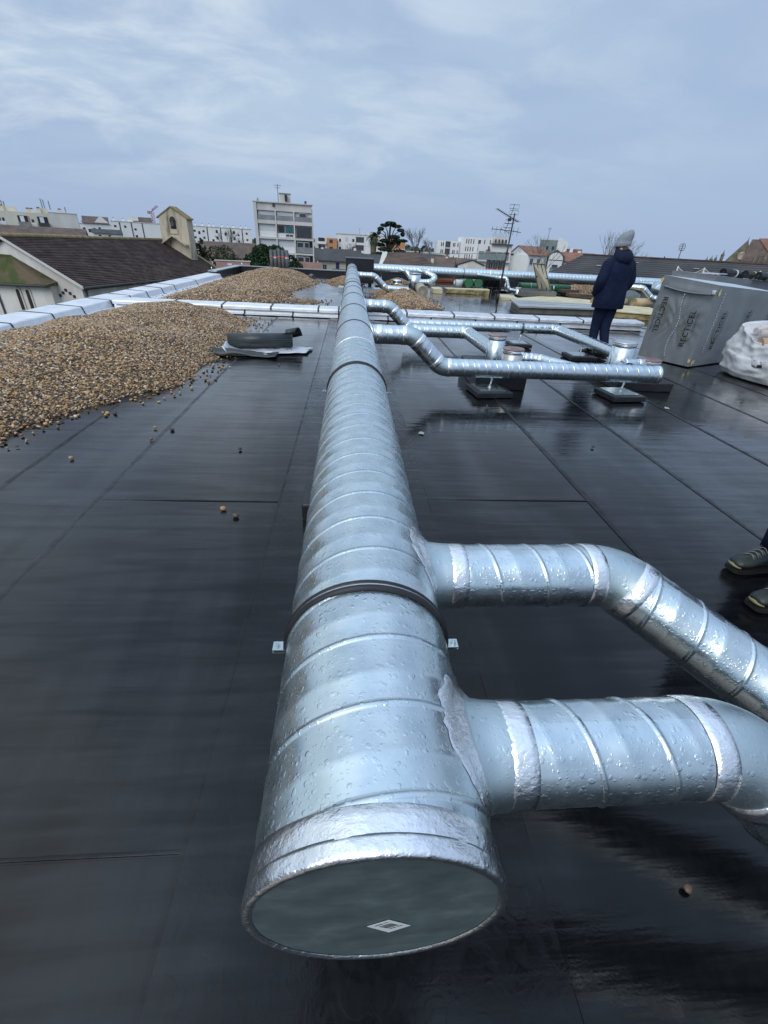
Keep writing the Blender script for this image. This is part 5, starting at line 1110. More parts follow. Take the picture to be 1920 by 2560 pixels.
MB().lathe(zz(oc-cd*.02,2.33),(0,0,-1),[(-.25,.05),(-.2,.13),(0,.16),(.18,.24),(.2,.25)],14).build('bell', M_dark, bt)
MB().cyl(zz(oc-cd*.05-cs*.3,2.62),zz(oc-cd*.05+cs*.3,2.62),.035,seg=6).build('bell_yoke', M_dark, bt)
mb = MB().prism([zz(tw-cd*.10+cs*-.42,1.5),zz(tw-cd*.10+cs*.42,1.5),zz(tw-cd*.10+cs*.42,1.88),zz(tw-cd*.10-cs*.42,1.88)],cd*.1); mb.build('sill_ledge', M_mould, bt)
mb = MB()
for s in (-1,1): mb.prism([zz(tw-cd*.6,1.28),zz(tw-cd*.6,1.40),zz(tw+cs*s*1.35-cd*.6,.62),zz(tw+cs*s*1.35-cd*.6,.50)],cd*.6)
mb.build('lower_gable', M_mould, bt)
# annex with mossy lean-to roof
ax = zz(G-cs*0,0); an = MB(); e0 = Vector((-20.45,35.86,0)); q0 = e0-cd*3.2
W1 = Vector((-24.9,36.9,0))
an.prism([zz(e0,GZ),zz(e0,-1.95),zz(W1-cs*6,-1.95),zz(W1-cs*6,GZ)],-cd*.6); anx = an.build('annex_wall', M_stain, ch)
# the annex front follows the gable plane a little nearer the viewer
an = MB().prism([zz(e0+cs*.15-cd*.02,-1.72),zz(Vector((-23.25,36.53,0))-cd*.02,-.25),zz(Vector((-30,38.1,0))-cd*.02,-.15),zz(Vector((-30,38.1,0))-cd*.95,-2.0),zz(e0+cs*.15-cd*.95,-1.84)],(0,0,-.16)); an.build('mossy_roof', M_moss, ch)
for x0 in (1.85,2.63):
    b = e0-cs*x0-cd*.62; pts = [zz(b+cs*x,z) for x,z in [(-.13,-3.6),(.13,-3.6),(.13,-2.42)]+[(.13*cos(radians(a)),-2.42+.15*sin(radians(a))) for a in range(20,161,20)]+[(-.13,-2.42)]]
    pw = [zz(b-cd*0+cs*x,z) for x,z in [(-.24,-3.75),(.24,-3.75),(.24,-2.40)]+[(.24*cos(radians(a)),-2.40+.24*sin(radians(a))) for a in range(20,161,20)]+[(-.24,-2.40)]]
    w = MB().prism(pw,-cd*.05).build('lancet_window', M_cream, ch); MB().prism([p-cd*.055 for p in pts],-cd*.02).build('pane', M_dkwin, w)
MB().tube([zz(e0-cs*9-cd*1.0,-2.12),zz(e0-cs*3-cd*1.0,-2.02),zz(e0+cs*.1-cd*1.0,-1.95)],.07,8).cyl(zz(e0-cs*4.3-cd*.68,-2.1),zz(e0-cs*4.3-cd*.68,GZ),.06,seg=8).build('gutter', M_joint, ch)
# ---------------------------------------------------------------- vegetation
def leafmat(name, c1, c2): return pmat(name, c1, c2, .8, .7, island=.45, spec=.3)
M_lf = {'pine':leafmat('pine_leaves',(.012,.036,.014),(.028,.065,.022)),'shrub':leafmat('shrub_leaves',(.035,.05,.016),(.075,.085,.03)),'ivy':leafmat('ivy_leaves',(.014,.028,.014),(.03,.05,.022)),'cedar':leafmat('cedar_leaves',(.012,.026,.016),(.028,.048,.026)),'palm':leafmat('palm_leaves',(.035,.055,.025),(.075,.09,.04)),'dry':leafmat('dry_leaves',(.10,.085,.05),(.15,.13,.08))}
M_bark = pmat('bark', (.05,.04,.03), (.10,.08,.06), 6, .9); M_twig = pmat('bare_twigs', (.10,.085,.075), (.17,.15,.13), 4, .9); M_palmb = pmat('palm_bark', (.11,.085,.055), (.17,.14,.10), 9, .9)
def rv(): 
    while True:
        v = Vector((random.uniform(-1,1),random.uniform(-1,1),random.uniform(-1,1)))
        if .01 < v.length < 1: return v
def leaves(clumps, n, size, flat=0.0, droop=0):
    mb = MB(); tot = sum(r[0]*r[1]*r[2] for _,r in clumps)
    for c,r in clumps:
        for _ in range(int(n*r[0]*r[1]*r[2]/tot)+1):
            d = rv(); d = d.normalized()*(.45+.55*d.length**.6); p = Vector(c)+Vector((d.x*r[0],d.y*r[1],d.z*r[2]))
            a = rv().normalized(); a.z *= (1-flat); a.normalize(); b = a.cross(rv()).normalized(); b.z = b.z*(1-flat)-droop; s = size*random.uniform(.6,1.4)
            mb.add([p-a*s,p+b*s*.5,p+a*s,p-b*s*.5],[(0,1,2,3)])
    return mb
def tree(name, label, base, trunk, clumps, n, size, leaf, cat='tree', tr=.2, group=None, flat=0, limbs=True):
    t = thing(name, label, cat, base, group); b = Vector(base); mb = MB(); top = b+Vector((0,0,trunk))
    mb.tube([b+Vector((.1*sin(i*1.3)*trunk/6,.0,trunk*i/5)) for i in range(6)],[tr*(1-.6*i/5) for i in range(6)],8)
    if limbs:
        for c,r in clumps: mb.tube([b+Vector((0,0,trunk*.55)),(b+Vector((0,0,trunk*.8))).lerp(Vector(c),.5),Vector(c)],[tr*.4,tr*.28,tr*.1],6)
    mb.build('trunk', M_bark, t); leaves(clumps,n,size,flat).build('crown', leaf, t, fix=False); return t
tree('pine_bush','dense round dark green pine in front of the tall apartment block','%s'and(-9.2,58,GZ),7.0,[((-9.3,58,-1.0),(2.1,1.6,1.8)),((-10.8,58,-1.3),(1.4,1.3,1.45)),((-7.4,58,-1.1),(1.6,1.3,1.3)),((-9.9,57.8,.1),(1.1,1,.9)),((-8.4,58,.1),(1.1,1,.85)),((-11.7,58,-1.9),(.9,1,1.1)),((-6.3,58,-1.6),(.9,1,1.2)),((-8,58,-2.2),(3.4,1.4,1.2))],11000,.15,M_lf['pine'])
tree('broad_shrub','olive green leafy shrub between the bell tower and the pink wall',(-14.4,57.5,GZ),6.5,[((-14.9,57.8,-.6),(1.2,1,1.2)),((-13.9,57.5,-.5),(1.1,1,1.2)),((-13.0,57.6,-1.2),(.9,1,1.0)),((-15.7,57.5,-1.5),(.8,1,1.0)),((-14,57.3,-2),(1.8,1,1.2))],2600,.13,M_lf['shrub'])
tree('ivy_tree','dark ivy covered tree just right of the bell tower',(-16.8,57.2,GZ),8.5,[((-17.2,57.4,.6),(.35,.5,.9)),((-16.7,57.4,-.3),(.6,.6,1.0)),((-16.2,57.4,.3),(.35,.4,.8)),((-16.6,57.4,-1.6),(.8,.6,1.2))],1500,.13,M_lf['ivy'])
def bare(name, label, base, h, spread, n=5, depth=4, seed=1, mat=None, r=.12, cat='bare tree'):
    rs = random.Random(seed); t = thing(name, label, cat, base); mb = MB()
    def grow(p, d, L, r, k):
        q = p+d*L; mb.cyl(p,q,r,r*.65,5,caps=False)
        if k == 0: return
        for _ in range(rs.choice((2,3,3))):
            e = Vector((d.x+rs.uniform(-1,1)*spread,d.y+rs.uniform(-1,1)*spread,d.z+rs.uniform(-.3,.5)*spread)).normalized(); grow(q, e, L*rs.uniform(.62,.85), r*.6, k-1)
    grow(Vector(base), Vector((0,0,1)), h*.32, r, depth); mb.build('branches', mat or M_twig, t); return t
bare('bare_tree','leafless tree in front of the white row right of the bell tower',(-38,160,-8.5),11,.55,seed=3,depth=6,r=.35)
bare('bare_tree','wispy leafless tree before the white flats, left of the apartment block',(-27,150,-8.5),9.5,.6,seed=8,depth=6,r=.3)
bare('bare_tree','leafless tree in front of the white flats left of the palm',(2.2,150,-8.5),9,.6,seed=12,depth=6,r=.3)
bare('bare_tree','large leafless tree on the skyline right of the cedar',(27.5,210,-8.5),14.0,.5,seed=5,depth=6,r=.4)
bare('bare_tree','smaller leafless tree on the skyline before the curved white building',(38,240,-8.5),12,.55,seed=22,depth=6,r=.35)
bare('bare_tree','small leafless tree peeping over the slate roof right of the man',(32,62,-8.5),11.2,.45,seed=9,depth=6,r=.22)
bare('bare_tree','far leafless tree tip over the slate roof behind the man',(38,100,-8.5),11.4,.5,seed=19,depth=6,r=.22)
bare('bare_tree','leafless tree behind the white row left of the bell tower',(-128,262,-8.5),14.5,.5,seed=31,depth=6,r=.4)
for i,(l,x) in enumerate((('bare brown creeper on the church side wall, left part',3.2),('bare brown creeper on the church side wall, right part',5.3))):
    q = G+cs*.5+cd*x*1.6; bare('creeper', l, (q.x,q.y,-5.6), 5.2, .8, seed=41+i, depth=5, r=.05, mat=pmat('creeper_twig%d'%i,(.10,.065,.045),(.16,.11,.08),6), cat='shrub')
# palm
t = thing('palm_tree','palm with a bushy crown left of the spreading cedar','tree',(5.4,129.5,GZ)); B0 = Vector((5.4,129.5,GZ))
MB().tube([B0+Vector((.05*i,0,1.95*i)) for i in range(7)],[.62,.60,.60,.62,.66,.80,.70],12).build('trunk', M_palmb, t)
mb = MB(); c0 = B0+Vector((.25,0,11.9))
for i in range(70):
    a = random.uniform(0,2*pi); el = random.uniform(-.9,1.3); L = random.uniform(1.4,2.1); d = Vector((cos(a)*cos(el),sin(a)*cos(el),sin(el))); s = d.cross(Vector((0,0,1))).normalized(); pr = None
    for k in range(7):
        u = k/6; p = c0+d*L*u-Vector((0,0,.55*u*u*L)); w = .30*sin(pi*min(1,u+.12))+.02
        if pr:
            for q in (-1,1): mb.add([pr[0],p,p+s*q*w-Vector((0,0,.12)),pr[0]+s*q*pr[1]-Vector((0,0,.12))],[(0,1,2,3)])
        pr = (p,w)
mb.build('fronds', M_lf['palm'], t, fix=False)
leaves([(c0+Vector((0,0,-1.5)),(.75,.75,.9))],260,.3,droop=.6).build('dry_skirt', M_lf['dry'], t, fix=False)
# cedar: flat layered umbrella
cl = []
for (x,z,rx,rz_) in ((0,6.0,1.4,.40),(-1.4,5.6,1.1,.34),(1.5,5.5,1.3,.34),(2.6,4.7,.9,.36),(-2.4,4.8,.8,.4),(3.1,3.9,.5,.5),(-2.8,4.0,.4,.5),(.9,3.2,1.6,.4),(2.9,2.5,1.6,.34),(-1.3,2.3,1.3,.42),(-2.3,1.4,1.2,.40),(1.5,2.0,1.2,.35),(-1.2,.5,1.8,.40),(2.6,.2,1.6,.40),(3.9,-.4,1.0,.4),(-2.6,-.6,1.4,.45),(.6,-.8,1.4,.45),(3.2,-1.2,1.2,.5)):
    cl.append(((9.7+x,129.6+random.uniform(-1,1),z+.1),(rx,1.3,rz_)))
t = tree('cedar_tree','dark flat topped cedar with layered umbrella branches','%s'and(9.7,129.6,GZ),14.6,cl,10500,.20,M_lf['cedar'],tr=.5,flat=.35)
tree('rust_shrub','reddish brown shrub at the foot of the cedar',(11.2,120,GZ),7.0,[((11,120,-1.2),(1.4,1,.7)),((12.2,120,-1.5),(1.2,1,.6))],500,.2,leafmat('rust_leaves',(.13,.045,.025),(.20,.08,.04)),cat='shrub')
tree('broad_shrub','pale green tree left of the tiled roof below the palm',(4.3,100,GZ),6,[((4.6,100,-.6),(1.0,1,.8)),((5.3,100,-1.2),(1.0,1,.9))],900,.16,M_lf['shrub'])
for i,(x,y,z,l) in enumerate(((45.5,270,3.3,'dark conifer in front of the curved white building, the larger one'),(37.5,270,.9,'thin dark cypress left of the larger conifer'),(35.2,262,-.1,'stubby dark cypress nearest the cedar'))):
    h = z-GZ; t = thing('conifer', l, 'tree', (x,y,GZ)); MB().cyl((x,y,GZ),(x,y,z-1),.3,.1,6).build('trunk',M_bark,t)
    leaves([((x,y,GZ+h*(.3+.62*k/5)),((3.6 if i==0 else 1.2)*(1-.8*k/5)*.8,1,h*.09)) for k in range(6)],900,.5).build('crown', M_lf['ivy'], t, fix=False)
def far_wood():
    mb = MB(); rs = random.Random(4)
    for i in range(5200):
        a = radians(rs.uniform(-60,75)); d = rs.uniform(380,620); p = Vector((d*sin(a),d*cos(a),rs.uniform(GZ,1.2+3.0*nz3(a*14,d*.004)))); s = rs.uniform(1.5,3.5); u = rv().normalized(); v = u.cross(rv()).normalized(); mb.add([p-u*s,p+v*s*.6,p+u*s,p-v*s*.6],[(0,1,2,3)])
    o = mb.build('distant_woodland', leafmat('far_leaves',(.07,.085,.075),(.10,.115,.10)), loc=(0,480,GZ), fix=False); tag(o,'hazy low belt of trees along the skyline behind the flats','woodland',kind='stuff')
far_wood()
# ---------------------------------------------------------------- tall apartment block (centre left)
t = thing('apartment_block','narrow five storey white apartment block with balconies and roof box, behind the dark pine','apartment block',(-9.5,84,GZ))
f = Fac(t,(-13.75,78.82),(-5.75,79.8)); f.part('core', M_wallg, .02, f.L-.02, GZ, 5.55, -7.5, -.55)
f.part('side_wall', M_conc2, -.45,.0, GZ, 5.95, -7.5, .25); f.part('parapet_band', M_conc2, .02, f.L-.15, 5.05, 6.0, -.54, .05); f.part('roof_slab', M_conc2, -.5, f.L+.05, 6.0, 6.12, -7.6, .3)
bay = [(0.1,2.55),(2.75,5.2),(5.42,f.L-.1)]
for u in (2.62,5.28,f.L-.05): f.part('column', M_conc2, u-.09, u+.09, GZ, 4.6 if u > 7 else 5.06, -.5, .22)
for k,z in enumerate((3.62,1.72,-.22,-2.15,-4.1,-6.0)):
    f.part('floor_band', M_conc2, .0, f.L, z-.22, z+.24 if z > 3 else z+.02, -.54, .16)
for z in (3.86,): 
    for (a,b) in bay: f.part('balcony_rail', M_rail, a, b, z, z+.62, .10, .15)
for k,(z0) in enumerate((1.75,-.19,-2.12,-4.06)):
    for j,(a,b) in enumerate(bay):
        if j < 2 and not (k == 0 and j == 1):
            f.part('infill_panel', M_wall, a+.02, b-.02, z0, z0+.76, -.54, -.02); f.part('roller_shutter', M_shut, a+.02, b-.02, z0+.78, z0+1.62, -.54, -.12)
        elif j == 1:
            f.part('infill_panel', M_wall, a+.02, b-.02, z0, z0+.55, -.54, -.02); f.window(a+.06,z0+.58,1.05,1.0,M_dkwin,d=-.05,mull=0); f.window(a+1.15,z0+.58,1.2,1.0,M_teal,d=-.05,mull=0); f.window(a+1.15,z0+.06,1.2,.46,M_glass,d=.04,mull=1)
        elif k == 0: f.window(a+.08,z0+.02,b-a-.2,1.55,M_glass,d=-.05,mull=2,name='glazed_loggia')
        else:
            f.part('loggia_recess', M_dkwin, a+.03, b-.03, z0+.02, z0+1.55, -.54, -.5)
            f.window(a+.1,z0+.75,1.05,.75,M_glass,d=-.42,mull=0); f.window(a+1.2,z0+.75,.8,.75,M_glass,d=-.42,mull=0); f.part('balcony_rail', M_rail, a+.02, b-.02, z0+.05, z0+.80, .05, .12)
for (a,b) in bay[:2]: f.part('roller_shutter', M_shut, a+.05, b+.0, 4.5, 5.03, -.54, -.16); f.part('infill_panel', M_wall, a+.02,b-.02, 3.88,4.48,-.54,-.18)
f.part('infill_panel', M_wall, bay[2][0],bay[2][1], 3.88,5.03,-.54,-.3); f.window(6.0,4.0,1.15,1.0,M_glass,d=-.2,mull=1)
f.part('roof_box', M_conc2, 3.35, 4.95, 6.12, 7.25, -3, -1.2); f.part('box_lid', M_rail, 3.28, 5.02, 7.25, 7.34, -3.1, -1.1); f.hole(4.1,6.35,.35,.75,d=-1.17,name='louvre')
mb = MB(); f.box(mb,2.3,2.6,5.55,5.9,.06,.22); mb.build('lamp', M_dark, t)
mb = MB().cyl(f.P(.2,6.12,-1),f.P(.2,6.55,-1),.16,.1,8); mb.build('vent_pot', M_rail, t); mb = MB(); f.box(mb,7.0,7.3,6.12,6.6,-2.4,-2.1); mb.build('vent_pot', M_dark, t)
stick(f.P(3.15,6.1,-1.5),2.3,t,M_dark,.04)
t = thing('garden_wall','pinkish rendered wall with a pale sign left of the dark pine','wall',(-12.5,54.5,GZ)); f = Fac(t,(-13.9,53.2),(-10.6,54.0)); f.part('wall', M_brick, 0, f.L, GZ, -.66, -.3, 0); f.part('coping', M_conc2, -.1, f.L+.1, -.66, -.58, -.35, .05)
f.part('sign_plate', M_wall, 1.15,1.6,-1.05,-.86,0,.03)
t = thing('garden_wall','pinkish wall below the right side of the apartment block','wall',(-5.6,74,GZ)); f = Fac(t,(-8.2,74.0),(-4.2,74.5)); f.part('wall', M_brick, 0, f.L, GZ, -1.15, -.3, 0)
# ---------------------------------------------------------------- cream block far left
t = thing('apartment_block','cream block of flats with dark balconies and a blank end wall, far left','apartment block',(-83,152,GZ))
f = Fac(t,(-95,141.5),(-81.6,149.2)); f.part('front', M_cream, 0, f.L, GZ, 4.4, -8, 0)
f2 = Fac(t,(-81.6,149.2),(-75.8,151.9)); f2.part('end_wall', M_wallg, 0, f2.L, GZ, 4.7, -6, .0); f2.part('end_cap', M_conc2, -.1, f2.L+.1, 4.7, 4.85, -6.1, .1)
for z in (-6.5,-3.9,-1.3,1.3):
    for k,u in enumerate((1.2,5.6,8.3,12.6)):
        if k in (0,2,3,): f.part('balcony_recess', M_dkwin, u, u+2.3, z+.9, z+2.3, 0, .05); f.part('balcony_front', M_rail if k != 3 else M_slate, u-.1, u+2.4, z-.1, z+.9, 0, .9); f.part('curtain', M_wall, u+.5, u+1.4, z+.95, z+2.2, .05, .1)
    for u in (4.1,4.9,11.2): f.hole(u,z+.9,.5,.7)
    f.part('light_pier', M_wall, 3.9, 5.5, z-.3, z+.7, 0, .12); f.part('light_pier', M_wall, 10.8, 12.2, z-.3, z+.7, 0, .12); f.part('salmon_pier', M_pink, 10.45, 10.78, z-.3, z+2.3, 0, .12)
for u,h in ((5.0,1.1),(10.6,.8),(11.4,.8),(13.0,1.1)): chimney(f,u,4.4,4.4+h,.9,.8,-1.5,M_cream)
f.part('lift_house', M_cream, 5.4, 8.6, 4.4, 5.5, -5, -2); f.part('lift_house', M_cream, 13.4, f.L, 4.4, 5.6, -5, -2); chimney(f2,2.2,4.85,5.5,.9,.8,-1.5)
for u,h in ((5.6,2.4),(14.4,3.4)): f.part('flue', M_rail, u,u+.25,5.4,5.4+h-1,-3,-2.75); f.part('flue', M_rail, u+.5,u+.75,5.4,5.2+h-1,-3,-2.75)
f2.part('flue', M_rail, .4,.65,5.4,7.4,-3,-2.75); f2.part('flue', M_rail, 3.9,4.15,4.85,6.2,-2,-1.75)
t = thing('low_house','dark red roof in front of the cream block at the left edge','house',(-56,95,GZ)); f = Fac(t,(-66,92),(-49,99)); f.part('wall', M_stain, 0, f.L, GZ, -.2, -6, 0); roof2(f,0,f.L,-.2,1.25,6,.4,M_tile)
# ---------------------------------------------------------------- white rows
def white_row(label, A, B, ztop, seed, steps, blind=None, chim=True):
    t = thing('apartment_row', label, 'apartment block', (*A,GZ)); f = Fac(t,A,B); rs = random.Random(seed); f.part('wall', M_wall, 0, f.L, GZ, ztop, -10, 0); f.part('roof_edge', M_conc2, -.2, f.L+.2, ztop, ztop+.25, -10.2, .2); n = 0
    for u0 in steps: f.part('dark_joint', M_slate, u0-.22, u0+.22, GZ, ztop-.2, 0, .12)
    u = 1.0; k = 0
    while u < f.L-1.6:
        if not any(abs(u+.5-q) < 1.2 for q in steps) and not (blind and blind[0] < u < blind[1]):
            for z in (ztop-2.4,ztop-5.2,ztop-8.0):
                if n < 90 and rs.random() < .82: f.hole(u,z-(.9 if k%3==1 else 0),1.0,1.3 if k%2 else .9, M_glass if rs.random()<.5 else M_dkwin); n += 1
        u += 2.1; k += 1
    if chim:
        for i in range(int(f.L/3.2)): u = 1.2+i*3.2+rs.uniform(-.6,.6); mb = MB(); f.box(mb,u,u+.8,ztop+.25,ztop+.9+rs.random()*.4,-4,-3.2); f.box(mb,u+.1,u+.7,ztop+1.3,ztop+1.5,-3.9,-3.3,1); mb.build('chimney', [M_wall,M_dark], t)
    return t, f
white_row('white four storey row of flats with dark joints, right of the bell tower',(-80,268.3),(-51.7,275.2),5.0,3,(7.5,14.0,18.8,24.5))
t, f = white_row('white row of flats with stepped brown roofs, left of the bell tower',(-113.0,256.2),(-93,264.1),5.0,5,(3.5,8.5,13.2),(15,22))
f.part('raised_block', M_wall, 7.5, 12, 5.25, 7.4, -8, -1); roof2(Fac(t,tuple(f.P(10,0,-1).xy),tuple(f.P(17.5,0,-1).xy)),0,7.5,5.3,7.2,5,.4,M_tile)
t, f = white_row('white gabled flats with a brown roof, left of the stepped row',(-124.8,250.7),(-113.2,256.1),3.3,6,(), None, False); roof2(f,2,f.L-1,3.5,6.3,9,.5,M_tile); f.gable(mb:=MB(), 5.5,f.L,3.3,6.9,-4,-.2); mb.build('gable_wall', M_wall, t)
t = thing('low_house','small white house with dark roof below the white row','house',(-90,200,GZ)); f = Fac(t,(-91.5,192),(-83.5,196)); f.part('wall', M_wall,0,f.L,GZ,.1,-6,0); roof2(f,0,f.L,.1,1.4,6,.4,M_slate); f.hole(1.5,-1.2,.8,1.0); f.hole(4.5,-1.2,.8,1.0)
t = thing('low_house','long dark red roof behind the olive shrub and dark pine','house',(-16,105,GZ)); f = Fac(t,(-29,101),(-9.5,106)); f.part('wall', M_stain, 0, f.L, GZ, -2.2, -8, 0); roof2(f,0,f.L,-2.2,.35,8,.4,M_tile); chimney(f,13.6,-.9,.5,.9,.7,-1.5)
t = thing('tower_crane','pink tower crane far off behind the white row','crane',(-171,470,GZ)); mb = MB()
for s in (-1,1):
    for q in (-1,1): mb.cyl((-171+s*.9,470+q*.9,GZ),(-171+s*.9,470+q*.9,16),.22,seg=5)
for k in range(12): z = GZ+2*k; mb.cyl((-171.9,469.1,z),(-170.1,469.1,z+2),.15,seg=5).cyl((-170.1,469.1,z),(-171.9,469.1,z+2),.15,seg=5)
mb.build('mast', M_pinkc, t); mb = MB()
for s in (-.6,.6): mb.cyl((-172,470+s,16),(-165.5,471+s,20.5),.22,seg=5).cyl((-171,470+s,17.5),(-166.5,471+s,21.2),.18,seg=5)
mb.cyl((-171,470,16),(-174.5,469.5,16.8),.3,seg=5); mb.build('jib', M_pinkc, t); MB().box((-173.6,469.6,15.6),(2,1.4,2)).build('counterweight', M_rail, t)
# ---------------------------------------------------------------- middle: orange flats, cream house, roofs
t = thing('apartment_block','flats with a bright orange middle section, right of the tall block','apartment block',(-8,200,GZ)); f = Fac(t,(-16.5,199.4),(-5.4,199.95)); f.part('orange_wall', M_orange, 7.2, f.L, GZ, 2.75, -9, 0); f.part('pale_wall', M_wallg, 0, 7.2, GZ, 2.5, -9, -.2); f.part('roof_box', M_conc2, 6.0, 8.4, 2.76, 3.6, -6, -2)
for z in (.9,-1.5,-3.9):
    f.part('balcony_front', M_wall, 3.6, 6.9, z-.2, z+.6, -.2, .9); f.hole(4.0,z+.62,2.4,1.2); f.hole(1.2,z+.3,1.3,1.1); f.hole(8.2,z+.2,1.3,1.2,M_glass)
t = thing('apartment_block','white flats with dark loggias left of the palm','apartment block',(3,206,GZ)); f = Fac(t,(-5.2,203),(13,204.5)); f.part('wall', M_wall, 0, f.L, GZ, 4.35, -10, 0); f.part('roof_edge', M_conc2, -.2,f.L+.2,4.35,4.6,-10,.2)
for z in (2.0,-.7,-3.4):
    f.hole(.5,z-.3,.8,1.0); f.window(3.0,z,1.0,1.3,M_shut,mull=0); f.hole(5.7,z-.1,.8,1.0); f.window(7.1,z-.2,3.2,1.9,M_glass,M_rail,mull=2,name='loggia'); f.hole(13.5,z,1.1,1.2)
for u in (9.8,12,15): f.part('roof_vent', M_conc2, u,u+.7,4.6,5.4,-4,-3)
stick(f.P(8.8,4.6,-3),2.0,t)
t = thing('apartment_block','orange topped building half hidden behind the cedar','apartment block',(15.5,203,GZ)); f = Fac(t,(13.4,200.5),(21.0,199.8)); f.part('wall', M_orange, 0, f.L, GZ, 3.6, -8, 0); f.part('base_wall', M_wall, -.1, f.L+.1, GZ, .4, -8, .1); f.hole(1.5,1.4,1.4,1.2); f.hole(4.3,1.4,1.4,1.2)
t = thing('low_house','cream house with blue shutters and a grey brown roof, left of the black duct box','house',(-2,97,GZ)); f = Fac(t,(-6.05,94.8),(1.2,95.1)); f.part('wall', M_cream, 0, f.L, GZ, -1.62, -7, 0); roof2(f,-.5,f.L+.5,-1.6,.30,7,.4,M_slate,ridge_w=-3.5)
for u in (3.25,5.25,): f.hole(u,-3.2,.62,1.45,M_blue,.07,'shutter')
f.window(.75,-3.05,.85,1.0,M_dkwin); f.part('green_fence', M_rail, 2.6, f.L, GZ, -2.7, .8, .9); chimney(f,.5,-.2,.55,.5,.5,-3.2,M_wall); chimney(f,6.7,-.3,.7,.5,.5,-3.2,M_wall)
t = thing('low_house','grey roofed shed attached left of the cream house','house',(-7.5,92,GZ)); f = Fac(t,(-8.2,91.5),(-6.2,92)); f.part('wall', M_stain,0,f.L,GZ,-2.6,-5,0); roof2(f,0,f.L,-2.6,-.9,5,.3,M_slate)
t = thing('low_house','dark roofs behind the black duct box, right of the cream house','house',(3,90,GZ)); f = Fac(t,(1.6,92),(5.6,92)); f.part('wall', M_cream,0,f.L,GZ,-1.9,-5,0); roof2(f,0,f.L,-1.9,-.2,5,.3,M_slate)
t = thing('low_house','brown tiled gable roof with a pale gable wall, right behind the black duct box','house',(4.5,45,GZ)); f = Fac(t,(2.95,44.6),(7.1,43.9)); f.part('wall', M_stain,0,f.L,GZ,-.1,-5,0)
mb = MB().prism([f.P(-.15,-.02,.3),f.P(f.L+.2,.0,.3),f.P(f.L-1.2,.92,-2.4),f.P(.1,.86,-2.4)],(0,0,.12)); rf = mb.build('roof', M_tile, t); mb = MB()
for k in range(9):
    a = (k+.95)/9; p0 = f.P(-.15,-.02,.3).lerp(f.P(.1,.86,-2.4),a); p1 = f.P(f.L+.2,0,.3).lerp(f.P(f.L-1.2,.92,-2.4),a); mb.tube([p0+Vector((0,0,.13)),p1+Vector((0,0,.13))],.035,6)
mb.build('tile_rolls', M_tile, rf)
mb = MB().prism([f.P(-.05,-.1,.2),f.P(-.05,.86,-2.4),f.P(-.05,-.1,-5)],f.u*-.35); mb.build('gable_wall', M_conc2, t); mb = MB().prism([f.P(-.45,-.1,.3),f.P(-.45,.86,-2.4),f.P(-.45,.98,-2.4),f.P(-.45,.02,.4)],f.u*.45); mb.build('verge', M_conc2, t)
mb = MB().prism([f.P(f.L+.2,0,.3),f.P(f.L+.3,0,-5),f.P(f.L-1.2,.92,-2.4)],(0,0,.1)); mb.build('hip_slope', M_tile, t)
for i,(A,B,e,r,m,l) in enumerate((((9.2,75),(13.3,74.2),-.9,.55,M_slate,'dark roof just right of the brown tiled roof'),((10.9,69.2),(13.9,68.5),-1.0,.33,M_tile,'reddish brown roof with two chimneys above the crosswise duct'),((13.6,71.5),(17.4,70.5),-.8,.28,M_tile,'brown roof behind the pair of pale chimneys'))):
    t = thing('low_house', l, 'house', (*A,GZ)); f = Fac(t,A,B); f.part('wall', M_stain,0,f.L,GZ,e,-5,0); roof2(f,0,f.L,e,r,5,.3,m)
    if i == 1: chimney(f,.1,-.8,.25,.35,.4,.2,M_cream); chimney(f,1.9,.0,.55,.4,.4,-2.2,M_cream)
    if i == 2: chimney(f,.1,-.9,.35,.28,.4,.5,M_cream); chimney(f,.75,-.9,.40,.28,.4,.5,M_cream)
t = thing('low_house','grey stained gable end with a small chimney below the curved white building','house',(16.5,68,GZ)); f = Fac(t,(14.6,68.3),(18.1,67.5)); f.part('wall', M_mould if False else M_stain,0,f.L,GZ,-.35,-6,0); f.gable(mb:=MB(),0,f.L,-.35,.28,-6,0,1.9); mb.build('gable_wall', M_stain, t); f.part('chimney', M_mould, 1.75,2.1,.15,.55,-.6,-.1)
mb = MB(); 
for a,b in (((-.2,-.35),(1.9,.34)),((1.9,.34),(f.L+.2,-.35))): mb.prism([f.P(a[0],a[1],.15),f.P(b[0],b[1],.15),f.P(b[0],b[1]+.1,.15),f.P(a[0],a[1]+.1,.15)],-f.n*6)
mb.build('roof', M_slate, t)
t = thing('low_house','low pale flat roofed building behind the conifers','house',(36,280,GZ)); f = Fac(t,(20,272),(46,268)); f.part('wall', M_wallg,0,f.L,GZ,-1.0,-9,0); f.part('roof_edge', M_conc2, -.2,f.L+.2,-1.0,-.7,-9,.2); [f.hole(1.5+3*k,-2.9,1.6,1.1) for k in range(8)]
